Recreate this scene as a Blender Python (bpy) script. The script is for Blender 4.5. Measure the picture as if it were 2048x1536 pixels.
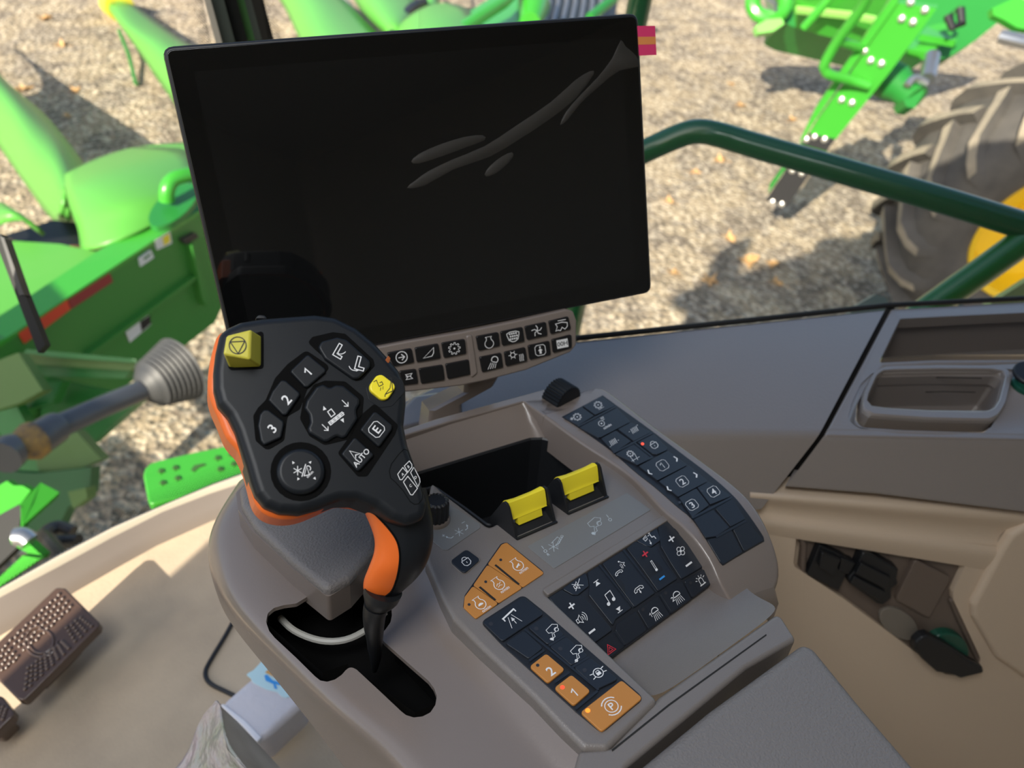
import bpy, bmesh, math, random
from mathutils import Vector, Matrix
random.seed(7)
for _o in list(bpy.data.objects):
    bpy.data.objects.remove(_o, do_unlink=True)
SC = bpy.context.scene
COL = SC.collection
PI = math.pi

# ------------------------------------------------------------------ camera
W, H, F = 2048.0, 1536.0, 1530.0          # photograph frame and focal length in its pixels
UPC = Vector((0.1, -1.0, -0.9325)).normalized()            # gravity "up" seen from the camera (x right, y down, z ahead)
_L = Vector((-0.697, -0.440, 0.569))                        # forward direction of the armrest
YC = (_L - UPC * _L.dot(UPC)).normalized()                  # world Y = armrest heading
XC = YC.cross(UPC).normalized()                             # world X = to its right
CAM = Vector((0.0, 0.0, 3.2))                               # camera height above the yard


def c2w(v):
    return Vector((v.dot(XC), v.dot(YC), v.dot(UPC)))


def ray(x, y):
    return c2w(Vector(((x - W / 2) / F, (y - H / 2) / F, 1.0)))


def at(x, y, z):
    """point seen at pixel x, y that lies z metres ahead of the camera"""
    return CAM + ray(x, y) * z


def atz(x, y, wz):
    """point seen at pixel x, y at world height wz"""
    d = ray(x, y)
    return CAM + d * ((wz - CAM.z) / d.z)


cam_d = bpy.data.cameras.new('camera')
cam_d.sensor_width = 36.0
cam_d.lens = 36.0 * F / W
cam_d.clip_start = 0.02
cam_d.clip_end = 200
cam_o = bpy.data.objects.new('camera', cam_d)
COL.objects.link(cam_o)
_cx, _cy, _cz = c2w(Vector((1, 0, 0))), c2w(Vector((0, -1, 0))), c2w(Vector((0, 0, -1)))
_m = Matrix.Identity(4)
for i in range(3):
    _m[i][0], _m[i][1], _m[i][2], _m[i][3] = _cx[i], _cy[i], _cz[i], CAM[i]
cam_o.matrix_world = _m
cam_d.dof.use_dof = True
cam_d.dof.focus_distance = 0.455
cam_d.dof.aperture_fstop = 8.5
SC.camera = cam_o

# ------------------------------------------------------------------ sky, sun, exposure
SC.view_settings.view_transform = 'Standard'
SC.view_settings.look = 'None'
SC.view_settings.gamma = 1.0
SC.view_settings.exposure = 0.0
SC.view_settings.use_curve_mapping = False
EL = math.radians(35)
_sh = c2w(Vector((0.5, -0.55, 0.65)))
_sh.z = 0
_sh.normalize()
SUN_DIR = (_sh * math.cos(EL) + Vector((0, 0, -math.sin(EL)))).normalized()   # the way the sunlight travels
wd = bpy.data.worlds.new('sky')
SC.world = wd
wd.use_nodes = True
_nt = wd.node_tree
_nt.nodes.clear()
_out = _nt.nodes.new('ShaderNodeOutputWorld')
_bg = _nt.nodes.new('ShaderNodeBackground')
_sky = _nt.nodes.new('ShaderNodeTexSky')
_sky.sky_type = 'NISHITA'
_sky.sun_disc = False
_sky.sun_elevation = EL
_sky.sun_rotation = math.atan2(-SUN_DIR.x, -SUN_DIR.y)
_sky.air_density = 1.0
_sky.dust_density = 2.5
_nt.links.new(_sky.outputs[0], _bg.inputs[0])
_bg.inputs[1].default_value = 0.22
_nt.links.new(_bg.outputs[0], _out.inputs[0])
sun_d = bpy.data.lights.new('sun', 'SUN')
sun_d.energy = 9.6
sun_d.angle = math.radians(0.6)
sun_d.color = (1.0, 0.90, 0.74)
sun_o = bpy.data.objects.new('sun', sun_d)
COL.objects.link(sun_o)
sun_o.rotation_euler = SUN_DIR.to_track_quat('-Z', 'Y').to_euler()
# fill lamp added in the headliner to brighten the cab interior
fill_d = bpy.data.lights.new('fill_lamp_light', 'AREA')
fill_d.shape = 'RECTANGLE'
fill_d.size, fill_d.size_y = .60, .36
fill_d.energy = 7.0
fill_d.color = (.96, .98, 1.0)
fill_o = bpy.data.objects.new('fill_lamp_light', fill_d)
COL.objects.link(fill_o)
fill_o.location = (-.22, .12, CAM.z + .535)

# ------------------------------------------------------------------ materials
MATS = {}


def mat(name, col, rough=0.5, metal=0.0, spec=0.5, bump=None, noise=None, emit=None, coat=0.0, alpha=None):
    """procedural principled material; bump=(scale, strength, distance), noise=(scale, colour2, contrast)"""
    if name in MATS:
        return MATS[name]
    m = bpy.data.materials.new(name)
    m.use_nodes = True
    nt = m.node_tree
    b = nt.nodes['Principled BSDF']
    b.inputs['Base Color'].default_value = (*col, 1)
    b.inputs['Roughness'].default_value = rough
    b.inputs['Metallic'].default_value = metal
    b.inputs['Specular IOR Level'].default_value = spec
    if coat:
        b.inputs['Coat Weight'].default_value = coat
        b.inputs['Coat Roughness'].default_value = 0.08
    tc = nt.nodes.new('ShaderNodeTexCoord')
    if noise:
        n = nt.nodes.new('ShaderNodeTexNoise')
        n.inputs['Scale'].default_value = noise[0]
        n.inputs['Detail'].default_value = 6
        nt.links.new(tc.outputs['Object'], n.inputs['Vector'])
        r = nt.nodes.new('ShaderNodeValToRGB')
        k = noise[2] if len(noise) > 2 else 0.2
        r.color_ramp.elements[0].position = 0.5 - k
        r.color_ramp.elements[1].position = 0.5 + k
        r.color_ramp.elements[0].color = (*col, 1)
        r.color_ramp.elements[1].color = (*noise[1], 1)
        nt.links.new(n.outputs[0], r.inputs[0])
        nt.links.new(r.outputs[0], b.inputs['Base Color'])
    if bump:
        v = nt.nodes.new('ShaderNodeTexNoise')
        v.inputs['Scale'].default_value = bump[0]
        v.inputs['Detail'].default_value = 3
        nt.links.new(tc.outputs['Object'], v.inputs['Vector'])
        bp = nt.nodes.new('ShaderNodeBump')
        bp.inputs['Strength'].default_value = bump[1]
        bp.inputs['Distance'].default_value = bump[2]
        nt.links.new(v.outputs[0], bp.inputs['Height'])
        nt.links.new(bp.outputs[0], b.inputs['Normal'])
    if emit:
        b.inputs['Emission Color'].default_value = (*emit[0], 1)
        b.inputs['Emission Strength'].default_value = emit[1]
    if alpha is not None:
        b.inputs['Alpha'].default_value = alpha
    MATS[name] = m
    return m


BROWN = mat('brown_plastic', (.205, .168, .146), .27, spec=.8, bump=(900, .12, .0006))
BROWN_TEX = mat('brown_grained_plastic', (.215, .18, .158), .46, bump=(620, .55, .0012))
PADM = mat('grey_brown_pad_skin', (.185, .168, .160), .44, bump=(680, .6, .0012))
PANELM = mat('grey_brown_panel', (.19, .168, .155), .36, spec=.6, bump=(1500, .30, .0006))
LABELM = mat('grey_label_foil', (.185, .185, .182), .38)
KEY = mat('black_key_rubber', (.012, .016, .024), .42)
KEYB = mat('black_key_base', (.010, .012, .017), .5)
BLACK = mat('black_plastic', (.010, .011, .013), .45)
BLACKG = mat('black_soft_touch', (.009, .011, .014), .42, spec=.3, bump=(2500, .08, .0003))
BLACKDEEP = mat('black_void', (.004, .004, .004), .9, spec=.1)
ORANGE_KEY = mat('orange_key', (.52, .215, .045), .42)
ORANGE = mat('orange_rubber', (.85, .16, .02), .42)
YELLOW = mat('yellow_plastic', (.92, .76, .03), .38)
YELLOW2 = mat('yellow_button_plastic', (.60, .54, .06), .42)
WHITE = mat('white_print', (.80, .80, .80), .5)
LGREY = mat('light_grey_print', (.50, .56, .60), .5)
INK = mat('black_print', (.015, .015, .012), .5)
REDP = mat('red_print', (.62, .03, .05), .5)
BLUEP = mat('blue_print', (.04, .30, .75), .5)
REDLED = mat('lit_red_led', (.8, .05, .02), .3, emit=((1, .08, .03), 1.2))
AMBLED = mat('lit_amber_led', (.9, .25, .02), .3, emit=((1, .22, .02), 1.4))
OFFLED = mat('unlit_led', (.03, .03, .035), .3)
SCREEN = mat('glossy_screen_glass', (.0035, .0038, .004), .045, spec=.5)
SCREEN2 = mat('display_area', (.0055, .0058, .006), .05, spec=.5)
SILVER = mat('silver_edge', (.45, .45, .44), .3, metal=.9)
CREASE = mat('dark_gap', (.012, .011, .010), .8)


# ------------------------------------------------------------------ mesh helpers
class Surf:
    """a plane (optionally with a height relief hf(u, v)) on which outlines seen in the photo are laid"""

    def __init__(self, p0, n, e1=None, hf=None):
        self.p, self.n = p0.copy(), n.normalized()
        e = e1 if e1 is not None else Vector((1, 0, 0))
        self.e1 = (e - self.n * e.dot(self.n)).normalized()
        self.e2 = self.n.cross(self.e1).normalized()
        self.hf = hf

    def uv(self, q):
        d = q - self.p
        return d.dot(self.e1), d.dot(self.e2)

    def pos(self, u, v, h=0.0):
        hh = h + (self.hf(u, v) if self.hf else 0.0)
        return self.p + self.e1 * u + self.e2 * v + self.n * hh

    def hit(self, x, y, h=0.0):
        d = ray(x, y)
        he = h
        for _ in range(14 if self.hf else 1):
            o = self.p + self.n * he
            t = (o - CAM).dot(self.n) / d.dot(self.n)
            q = CAM + d * t
            if self.hf:
                u, v = self.uv(q)
                he = h + self.hf(u, v)
        return self.uv(q)

    def at(self, x, y, h=0.0):
        u, v = self.hit(x, y, h)
        return self.pos(u, v, h)

    def shifted(self, h):
        return Surf(self.p + self.n * h, self.n, self.e1, self.hf)


def area2(p):
    return sum(p[i][0] * p[(i + 1) % len(p)][1] - p[(i + 1) % len(p)][0] * p[i][1] for i in range(len(p)))


def ccw(p):
    return list(p) if area2(p) > 0 else list(reversed(p))


def rounded(p, r, seg=4):
    """round the corners of a 2D polygon"""
    if r <= 0:
        return list(p)
    out = []
    n = len(p)
    for i in range(n):
        a, b, c = Vector(p[i - 1]), Vector(p[i]), Vector(p[(i + 1) % n])
        d1, d2 = a - b, c - b
        l1, l2 = d1.length, d2.length
        if l1 < 1e-7 or l2 < 1e-7:
            continue
        d1 /= l1
        d2 /= l2
        ang = math.acos(max(-1, min(1, d1.dot(d2))))
        if ang > math.radians(172):
            out.append(tuple(b))
            continue
        t = min(r / math.tan(ang / 2), .47 * l1, .47 * l2)
        A, B = b + d1 * t, b + d2 * t
        for k in range(seg + 1):
            s = k / seg
            q = A * (1 - s) ** 2 + b * 2 * s * (1 - s) + B * s * s
            out.append(tuple(q))
    return out


def inset(p, d):
    """offset a CCW polygon inward by d"""
    n = len(p)
    out = []
    for i in range(n):
        a, b, c = Vector(p[i - 1]), Vector(p[i]), Vector(p[(i + 1) % n])
        e1, e2 = (b - a), (c - b)
        if e1.length < 1e-9 or e2.length < 1e-9:
            out.append(tuple(b))
            continue
        e1.normalize()
        e2.normalize()
        n1, n2 = Vector((-e1.y, e1.x)), Vector((-e2.y, e2.x))
        m = n1 + n2
        k = m.dot(n1)
        m = m / k if k > .35 else m / .35 if m.length > 1e-6 else n1
        out.append(tuple(b + m * d))
    return untangle(out)


def untangle(p):
    """collapse the small loops an offset polygon ties at its tight corners"""
    n = len(p)

    def cr(a, b, c):
        return (b[0] - a[0]) * (c[1] - a[1]) - (b[1] - a[1]) * (c[0] - a[0])
    for i in range(n):
        for k in range(2, min(16, n - 2)):
            j = (i + k) % n
            a, b, c, d = p[i], p[(i + 1) % n], p[j], p[(j + 1) % n]
            s1, s2 = cr(a, b, c), cr(a, b, d)
            if s1 * s2 < 0 and cr(c, d, a) * cr(c, d, b) < 0:
                t = s1 / (s1 - s2)
                x = (c[0] + (d[0] - c[0]) * t, c[1] + (d[1] - c[1]) * t)
                for q in range(1, k + 1):
                    p[(i + q) % n] = x
    return p


class MB:
    def __init__(self):
        self.v, self.f, self.m = [], [], []

    def add(self, vs, fs, m=0):
        o = len(self.v)
        self.v += [tuple(q) for q in vs]
        self.f += [tuple(i + o for i in f) for f in fs]
        self.m += [m] * len(fs)

    # ---- shapes on a Surf
    def ring_prism(self, s, uvp, h1, h0, b=0.0, m=0, seg=3, cap0=False, capm=None):
        p = ccw(uvp)
        n = len(p)
        rings = [(h0, 0.0)]
        if b > 0:
            for k in range(seg + 1):
                a = PI / 2 * k / seg
                rings.append((h1 - b + b * math.sin(a), b * (1 - math.cos(a))))
        else:
            rings.append((h1, 0.0))
        vs, fs = [], []
        for h, d in rings:
            q = inset(p, d) if d else p
            vs += [s.pos(u, v, h) for u, v in q]
        for r in range(len(rings) - 1):
            for i in range(n):
                j = (i + 1) % n
                fs.append((r * n + i, r * n + j, (r + 1) * n + j, (r + 1) * n + i))
        self.add(vs, fs, m)
        o = len(self.v) - n
        self.f.append(tuple(range(o, o + n)))
        self.m.append(m if capm is None else capm)
        if cap0:
            o2 = len(self.v) - n * len(rings)
            self.f.append(tuple(range(o2 + n - 1, o2 - 1, -1)))
            self.m.append(m)

    def prism(self, s, poly, h1, h0, r=0.0, b=0.0, m=0, seg=3, cap0=False, capm=None):
        """raise an outline given in photo pixels; heights, radius, bevel in mm"""
        uvp = [s.hit(x, y, h1 * .001) for x, y in poly]
        if b > 0:
            r = max(r, 1.15 * b)
        self.ring_prism(s, rounded(ccw(uvp), r * .001), h1 * .001, h0 * .001, b * .001, m, seg, cap0, capm)

    def flat(self, s, poly, h, r=0.0, m=0):
        uvp = rounded(ccw([s.hit(x, y, h * .001) for x, y in poly]), r * .001)
        self.add([s.pos(u, v, h * .001) for u, v in uvp], [tuple(range(len(uvp)))], m)

    def stroke(self, s, pts, w, h, m=1, closed=False):
        uv = [Vector(s.hit(x, y, h * .001)) for x, y in pts]
        k = [uv[0]]
        for q in uv[1:]:
            if (q - k[-1]).length > 1e-6:
                k.append(q)
        uv = k
        if closed and (uv[0] - uv[-1]).length < 1e-6:
            uv.pop()
        n = len(uv)
        if n < 2:
            return
        hw = w * .0005
        L, R = [], []
        for i in range(n):
            if closed:
                a, c = uv[i - 1], uv[(i + 1) % n]
            else:
                a, c = uv[max(0, i - 1)], uv[min(n - 1, i + 1)]
            b = uv[i]
            d1 = (b - a) if (b - a).length > 1e-9 else (c - b)
            d2 = (c - b) if (c - b).length > 1e-9 else (b - a)
            d1, d2 = d1.normalized(), d2.normalized()
            n1, n2 = Vector((-d1.y, d1.x)), Vector((-d2.y, d2.x))
            mm = n1 + n2
            mm = n1 if mm.length < .3 else mm / max(mm.dot(n1), .5)
            L.append(b + mm * hw)
            R.append(b - mm * hw)
        vs = [s.pos(q.x, q.y, h * .001) for q in L] + [s.pos(q.x, q.y, h * .001) for q in R]
        fs = [(n + i, n + i + 1, i + 1, i) for i in range(n - 1)]
        if closed:
            fs.append((2 * n - 1, n, 0, n - 1))
        self.add(vs, fs, m)

    def grid(self, rows, m=0, flip=False):
        nr, nc = len(rows), len(rows[0])
        vs = [q for r in rows for q in r]
        fs = []
        for i in range(nr - 1):
            for j in range(nc - 1):
                f = (i * nc + j, i * nc + j + 1, (i + 1) * nc + j + 1, (i + 1) * nc + j)
                fs.append(tuple(reversed(f)) if flip else f)
        self.add(vs, fs, m)

    def tube(self, pts, rad, seg=12, m=0, caps=True, smooth=0):
        pts = [Vector(p) for p in pts]
        rad = [rad] * len(pts) if not isinstance(rad, (list, tuple)) else list(rad)
        if smooth:
            pts, rad = catmull(pts, rad, smooth)
        t0 = (pts[1] - pts[0]).normalized()
        up = Vector((0, 0, 1)) if abs(t0.z) < .9 else Vector((1, 0, 0))
        nx = up.cross(t0).normalized()
        vs, fs = [], []
        n = len(pts)
        for i in range(n):
            t = (pts[min(i + 1, n - 1)] - pts[max(i - 1, 0)]).normalized()
            nx = (nx - t * nx.dot(t)).normalized()
            ny = t.cross(nx)
            for k in range(seg):
                a = 2 * PI * k / seg
                vs.append(pts[i] + (nx * math.cos(a) + ny * math.sin(a)) * rad[i])
        for i in range(n - 1):
            for k in range(seg):
                l = (k + 1) % seg
                fs.append((i * seg + k, i * seg + l, (i + 1) * seg + l, (i + 1) * seg + k))
        if caps:
            fs.append(tuple(range(seg - 1, -1, -1)))
            fs.append(tuple(range((n - 1) * seg, n * seg)))
        self.add(vs, fs, m)

    def slab(self, poly3, thick, m=0):
        """a flat 3D polygon given thickness along its normal (away from the camera)"""
        p = [Vector(q) for q in poly3]
        nrm = Vector((0, 0, 0))
        for i in range(len(p)):
            nrm += p[i].cross(p[(i + 1) % len(p)])
        nrm.normalize()
        c = sum(p, Vector()) / len(p)
        if nrm.dot(CAM - c) < 0:
            p.reverse()
            nrm = -nrm
        n = len(p)
        vs = p + [q - nrm * thick for q in p]
        fs = [tuple(range(n)), tuple(range(2 * n - 1, n - 1, -1))]
        fs += [(i, n + i, n + (i + 1) % n, (i + 1) % n) for i in range(n)]
        self.add(vs, fs, m)

    def box(self, c, ax, ay, az, m=0):
        """box from centre and three half-axis vectors"""
        vs = [c + ax * i + ay * j + az * k for k in (-1, 1) for j in (-1, 1) for i in (-1, 1)]
        fs = [(0, 2, 3, 1), (4, 5, 7, 6), (0, 1, 5, 4), (2, 6, 7, 3), (1, 3, 7, 5), (0, 4, 6, 2)]
        self.add(vs, fs, m)

    def lathe(self, c, axis, prof, seg=32, m=0, rib=None, e=None):
        """surface of revolution; prof = [(radius, height)]; rib=(count, depth) gives grooves"""
        a = axis.normalized()
        ex = e if e is not None else (Vector((0, 0, 1)) if abs(a.z) < .9 else Vector((1, 0, 0)))
        ex = (ex - a * ex.dot(a)).normalized()
        ey = a.cross(ex)
        vs, fs = [], []
        for r, h in prof:
            for k in range(seg):
                t = 2 * PI * k / seg
                rr = r * (1 - rib[1] * (.5 - .5 * math.cos(t * rib[0]))) if rib else r
                vs.append(c + a * h + (ex * math.cos(t) + ey * math.sin(t)) * rr)
        for i in range(len(prof) - 1):
            for k in range(seg):
                l = (k + 1) % seg
                fs.append((i * seg + k, i * seg + l, (i + 1) * seg + l, (i + 1) * seg + k))
        fs.append(tuple(range(seg - 1, -1, -1)))
        o = (len(prof) - 1) * seg
        fs.append(tuple(range(o, o + seg)))
        self.add(vs, fs, m)

    def build(self, name, mats, parent=None, sharp=32, sub=0, wn=True, label=None, bevel=0):
        me = bpy.data.meshes.new(name)
        me.from_pydata(self.v, [], self.f)
        for q in (mats if isinstance(mats, (list, tuple)) else [mats]):
            me.materials.append(q)
        me.polygons.foreach_set('material_index', self.m)
        me.polygons.foreach_set('use_smooth', [True] * len(me.polygons))
        me.update()
        if not sub:
            me.set_sharp_from_angle(angle=math.radians(sharp))
        o = bpy.data.objects.new(name, me)
        COL.objects.link(o)
        if bevel:
            bm_ = o.modifiers.new('bevel', 'BEVEL')
            bm_.width = bevel
            bm_.segments = 3
            bm_.limit_method = 'ANGLE'
        if sub:
            sm = o.modifiers.new('sub', 'SUBSURF')
            sm.levels = sub
            sm.render_levels = sub
        elif wn:
            w_ = o.modifiers.new('wn', 'WEIGHTED_NORMAL')
            w_.keep_sharp = True
        if parent is not None:
            hang(o, parent)
        if label:
            o['label'] = label
        return o


def hang(o, parent):
    o.parent = parent
    if parent.type == 'EMPTY':
        o.matrix_parent_inverse = Matrix.Translation(-parent.location)


def catmull(pts, rad, k):
    P, R = [], []
    n = len(pts)
    for i in range(n - 1):
        p0, p1, p2, p3 = pts[max(i - 1, 0)], pts[i], pts[i + 1], pts[min(i + 2, n - 1)]
        for j in range(k):
            t = j / k
            P.append(.5 * ((2 * p1) + (p2 - p0) * t + (2 * p0 - 5 * p1 + 4 * p2 - p3) * t * t + (3 * p1 - p0 - 3 * p2 + p3) * t ** 3))
            R.append(rad[i] * (1 - t) + rad[i + 1] * t)
    P.append(pts[-1])
    R.append(rad[-1])
    return P, R


def cat2(pts, k=4, closed=False):
    """smooth a 2D polyline"""
    out = []
    n = len(pts)
    P = [Vector(p) for p in pts]
    for i in range(n if closed else n - 1):
        if closed:
            p0, p1, p2, p3 = P[i - 1], P[i], P[(i + 1) % n], P[(i + 2) % n]
        else:
            p0, p1, p2, p3 = P[max(i - 1, 0)], P[i], P[i + 1], P[min(i + 2, n - 1)]
        for j in range(k):
            t = j / k
            q = .5 * ((2 * p1) + (p2 - p0) * t + (2 * p0 - 5 * p1 + 4 * p2 - p3) * t * t + (3 * p1 - p0 - 3 * p2 + p3) * t ** 3)
            out.append(tuple(q))
    if not closed:
        out.append(tuple(P[-1]))
    return out


def thing(name, label, cat, loc=(0, 0, 0), group=None):
    o = bpy.data.objects.new(name, None)
    o.location = loc
    o.empty_display_size = .02
    COL.objects.link(o)
    return tag(o, label, cat, group)


def tag(o, label, cat, group=None):
    o['label'] = label
    o['category'] = cat
    if group:
        o['group'] = group
    return o


def struct(o):
    o['kind'] = 'structure'
    return o


def zoomed(ox, oy, s):
    """pixels measured in a magnified crop of the photograph -> photograph pixels"""
    def f(*p):
        if len(p) == 1:
            return [(ox + a / s, oy + b / s) for a, b in p[0]]
        return (ox + p[0] / s, oy + p[1] / s)
    f.s = s
    return f


# ---- lettering: outlines of the built-in font as flat meshes
_TXT = {}


def text_geo(t):
    if t not in _TXT:
        cu = bpy.data.curves.new('lettering', 'FONT')
        cu.body = t
        cu.align_x = 'CENTER'
        cu.resolution_u = 3
        cu.offset = 0.012
        ob = bpy.data.objects.new('lettering', cu)
        COL.objects.link(ob)
        dg = bpy.context.evaluated_depsgraph_get()
        me = bpy.data.meshes.new_from_object(ob.evaluated_get(dg))
        vs = [(v.co.x, v.co.y) for v in me.vertices]
        fs = [tuple(p.vertices) for p in me.polygons]
        bpy.data.objects.remove(ob, do_unlink=True)
        bpy.data.curves.remove(cu)
        bpy.data.meshes.remove(me)
        x0, x1 = min(v[0] for v in vs), max(v[0] for v in vs)
        y0 = 0.0
        y1 = .69
        _TXT[t] = ([((a - (x0 + x1) / 2) / y1, (b - y0) / y1 - .5) for a, b in vs], fs)
    return _TXT[t]


def text(mb, s, t, c, R, U, size, h, m=1):
    """text centred at pixel c; R, U = pixel directions of reading and of up; size = cap height in pixels"""
    vs, fs = text_geo(t)
    R = Vector(R).normalized() * size
    U = Vector(U).normalized() * size
    mb.add([s.at(c[0] + R.x * a + U.x * b, c[1] + R.y * a + U.y * b, h * .001) for a, b in vs], fs, m)


class Pen:
    """draws symbols; local x, y in a frame given by pixel centre c and pixel vectors R, U"""

    def __init__(self, mb, s, c, R, U, h, m=1):
        self.mb, self.s, self.c, self.R, self.U, self.h, self.m = mb, s, c, Vector(R), Vector(U), h, m

    def P(self, p):
        return (self.c[0] + self.R.x * p[0] + self.U.x * p[1], self.c[1] + self.R.y * p[0] + self.U.y * p[1])

    def line(self, pts, w=.45, m=None, closed=False):
        self.mb.stroke(self.s, [self.P(p) for p in pts], w * 1.2, self.h, self.m if m is None else m, closed)
        return self

    def fill(self, pts, m=None):
        self.mb.flat(self.s, [self.P(p) for p in pts], self.h, 0, self.m if m is None else m)
        return self

    def arc(self, c, r, a0=0, a1=360, w=.45, m=None, ry=None, n=None):
        full = abs(a1 - a0) >= 359
        n = n or max(6, int(abs(a1 - a0) / 18))
        ry = r if ry is None else ry
        pts = [(c[0] + r * math.cos(math.radians(a0 + (a1 - a0) * i / n)), c[1] + ry * math.sin(math.radians(a0 + (a1 - a0) * i / n))) for i in range(n if full else n + 1)]
        return self.line(pts, w, m, full)

    def disc(self, c, r, m=None, n=14):
        return self.fill([(c[0] + r * math.cos(2 * PI * i / n), c[1] + r * math.sin(2 * PI * i / n)) for i in range(n)], m)

    def text(self, t, p=(0, 0), size=1.0, m=None):
        if t == '1':
            q = lambda a, b: (p[0] + a * size, p[1] + b * size)
            return self.line([q(-.30, .20), q(.06, .5), q(.06, -.5)], self.R.length * size * .036, m)
        vs, fs = text_geo(t)
        self.mb.add([self.s.at(*self.P((p[0] + a * size, p[1] + b * size)), self.h * .001) for a, b in vs], fs, self.m if m is None else m)
        return self

# ================================================================== THE CAB AND THE YARD (structure)
ZF = CAM.z - .95                                    # cab floor height
ZS = CAM.z - .51                                    # window shelf height
UPV = Vector((0, 0, 1))
FLOOR = Surf(Vector((0, 0, ZF)), UPV)
GROUND = Surf(Vector((0, 0, 0)), UPV)
SHELF = Surf(Vector((0, 0, ZS)), UPV)


def boolean_cut(o, cutters):
    for c in cutters:
        b = o.modifiers.new('cut', 'BOOLEAN')
        b.operation = 'DIFFERENCE'
        b.solver = 'EXACT'
        b.object = c
    dg = bpy.context.evaluated_depsgraph_get()
    me = bpy.data.meshes.new_from_object(o.evaluated_get(dg))
    o.modifiers.clear()
    o.data = me
    me.set_sharp_from_angle(angle=math.radians(35))
    for c in cutters:
        bpy.data.objects.remove(c, do_unlink=True)


# ---- gravel yard
def ground_mat():
    m = bpy.data.materials.new('dry_gravel')
    m.use_nodes = True
    nt = m.node_tree
    b = nt.nodes['Principled BSDF']
    b.inputs['Roughness'].default_value = .95
    b.inputs['Specular IOR Level'].default_value = .2
    tc = nt.nodes.new('ShaderNodeTexCoord')

    def ramp(src, stops):
        r = nt.nodes.new('ShaderNodeValToRGB')
        while len(r.color_ramp.elements) < len(stops):
            r.color_ramp.elements.new(.5)
        for e, (p, c) in zip(r.color_ramp.elements, stops):
            e.position = p
            e.color = (*c, 1)
        nt.links.new(src, r.inputs[0])
        return r.outputs[0]

    def noise(scale, detail=6, rough=.6):
        n = nt.nodes.new('ShaderNodeTexNoise')
        n.inputs['Scale'].default_value = scale
        n.inputs['Detail'].default_value = detail
        n.inputs['Roughness'].default_value = rough
        nt.links.new(tc.outputs['Object'], n.inputs['Vector'])
        return n.outputs[0]

    def mix(a, b_, f, mode='MIX'):
        x = nt.nodes.new('ShaderNodeMix')
        x.data_type = 'RGBA'
        x.blend_type = mode
        if isinstance(f, float):
            x.inputs[0].default_value = f
        else:
            nt.links.new(f, x.inputs[0])
        nt.links.new(a, x.inputs[6])
        nt.links.new(b_, x.inputs[7])
        return x.outputs[2]
    big = ramp(noise(.9, 5), [(.35, (.22, .175, .125)), (.62, (.40, .32, .22))])
    straw = ramp(noise(2.6, 8, .7), [(.46, (.15, .125, .10)), (.53, (.56, .44, .27))])
    v = nt.nodes.new('ShaderNodeTexVoronoi')
    v.inputs['Scale'].default_value = 27
    nt.links.new(tc.outputs['Object'], v.inputs['Vector'])
    stones = ramp(v.outputs['Color'], [(.15, (.07, .06, .05)), (.5, (.27, .225, .17)), (.85, (.80, .70, .55))])
    c = mix(big, straw, .5)
    c = mix(c, stones, .42)
    nt.links.new(c, b.inputs['Base Color'])
    bp = nt.nodes.new('ShaderNodeBump')
    bp.inputs['Strength'].default_value = .7
    bp.inputs['Distance'].default_value = .03
    nt.links.new(v.outputs['Distance'], bp.inputs['Height'])
    nt.links.new(bp.outputs[0], b.inputs['Normal'])
    return m


mb = MB()
mb.grid([[Vector((-40 + 8 * i, -30 + 8 * j, 0)) for i in range(12)] for j in range(12)])
struct(mb.build('ground', ground_mat()))

# ---- cab floor, sill band and the hull under the cab
CARD = mat('worn_cardboard_floor', (.41, .33, .24), .85, noise=(14, (.54, .435, .31), .25), bump=(240, .25, .002))
mb = MB()
gl_px = [(-120, 1232), (0, 1177), (112, 1114), (223, 1056), (335, 1007), (424, 970), (491, 946), (580, 918), (700, 880), (830, 835)]
fl_px = [(-120, 1330), (0, 1272), (147, 1186), (241, 1132), (313, 1092), (424, 1042), (500, 1018), (590, 990), (700, 960), (850, 920)]
GLZ = ZF + .055
glass_base = [atz(x, y, GLZ) for x, y in gl_px]
floor_edge = [atz(x, y, ZF) for x, y in fl_px]
near = [Vector((-1.5, -.9, ZF)), Vector((1.2, -.9, ZF))]
pl = floor_edge + [Vector((1.1, .6, ZF)), Vector((1.0, -.9, ZF)), Vector((-1.2, -.9, ZF)), Vector((-1.35, .4, ZF))]
n = len(pl)
mb.add(pl + [p - UPV * .06 for p in pl], [tuple(range(n)), tuple(range(2 * n - 1, n - 1, -1))] + [(i, n + i, n + (i + 1) % n, (i + 1) % n) for i in range(n)])
struct(mb.build('floor', CARD, wn=False))
SILLM = mat('pale_brown_sill', (.24, .21, .19), .5, bump=(700, .15, .0008))
SEALM = mat('beige_seal', (.50, .45, .36), .5)
mb = MB()
rows = []
for g, f in zip(glass_base, floor_edge):
    d = (f - g)
    d.z = 0
    dn = d.normalized()
    rows.append([g - dn * .006 - UPV * .2, g - dn * .006 - UPV * .01, g - dn * .003, g + dn * .006 + UPV * .001, g + dn * .012 - UPV * .006, g + d * .45 - UPV * .012, g + d * .8 - UPV * .03, f + UPV * .008, f - UPV * .02])
mb.grid([list(c) for c in zip(*rows)])
for i in range(len(mb.f)):
    if i // (len(rows) - 1) in (1, 2, 3):
        mb.m[i] = 1
struct(mb.build('trim_1', [SILLM, SEALM], sharp=50))

# ---- unseen ceiling and walls, placed to keep the sun off the armrest
CEILM = mat('grey_headliner', (.32, .30, .28), .9, noise=(60, (.36, .34, .31)))
_A = atz(300, 1188, ZF)
SH = Vector((SUN_DIR.x, SUN_DIR.y, 0)).normalized()
E0 = _A - SH * .95
E0.z = ZF
PERP = Vector((SH.y, -SH.x, 0))
if PERP.dot(-_cz) > 0:
    PERP = -PERP
ZC = CAM.z + .56
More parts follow.
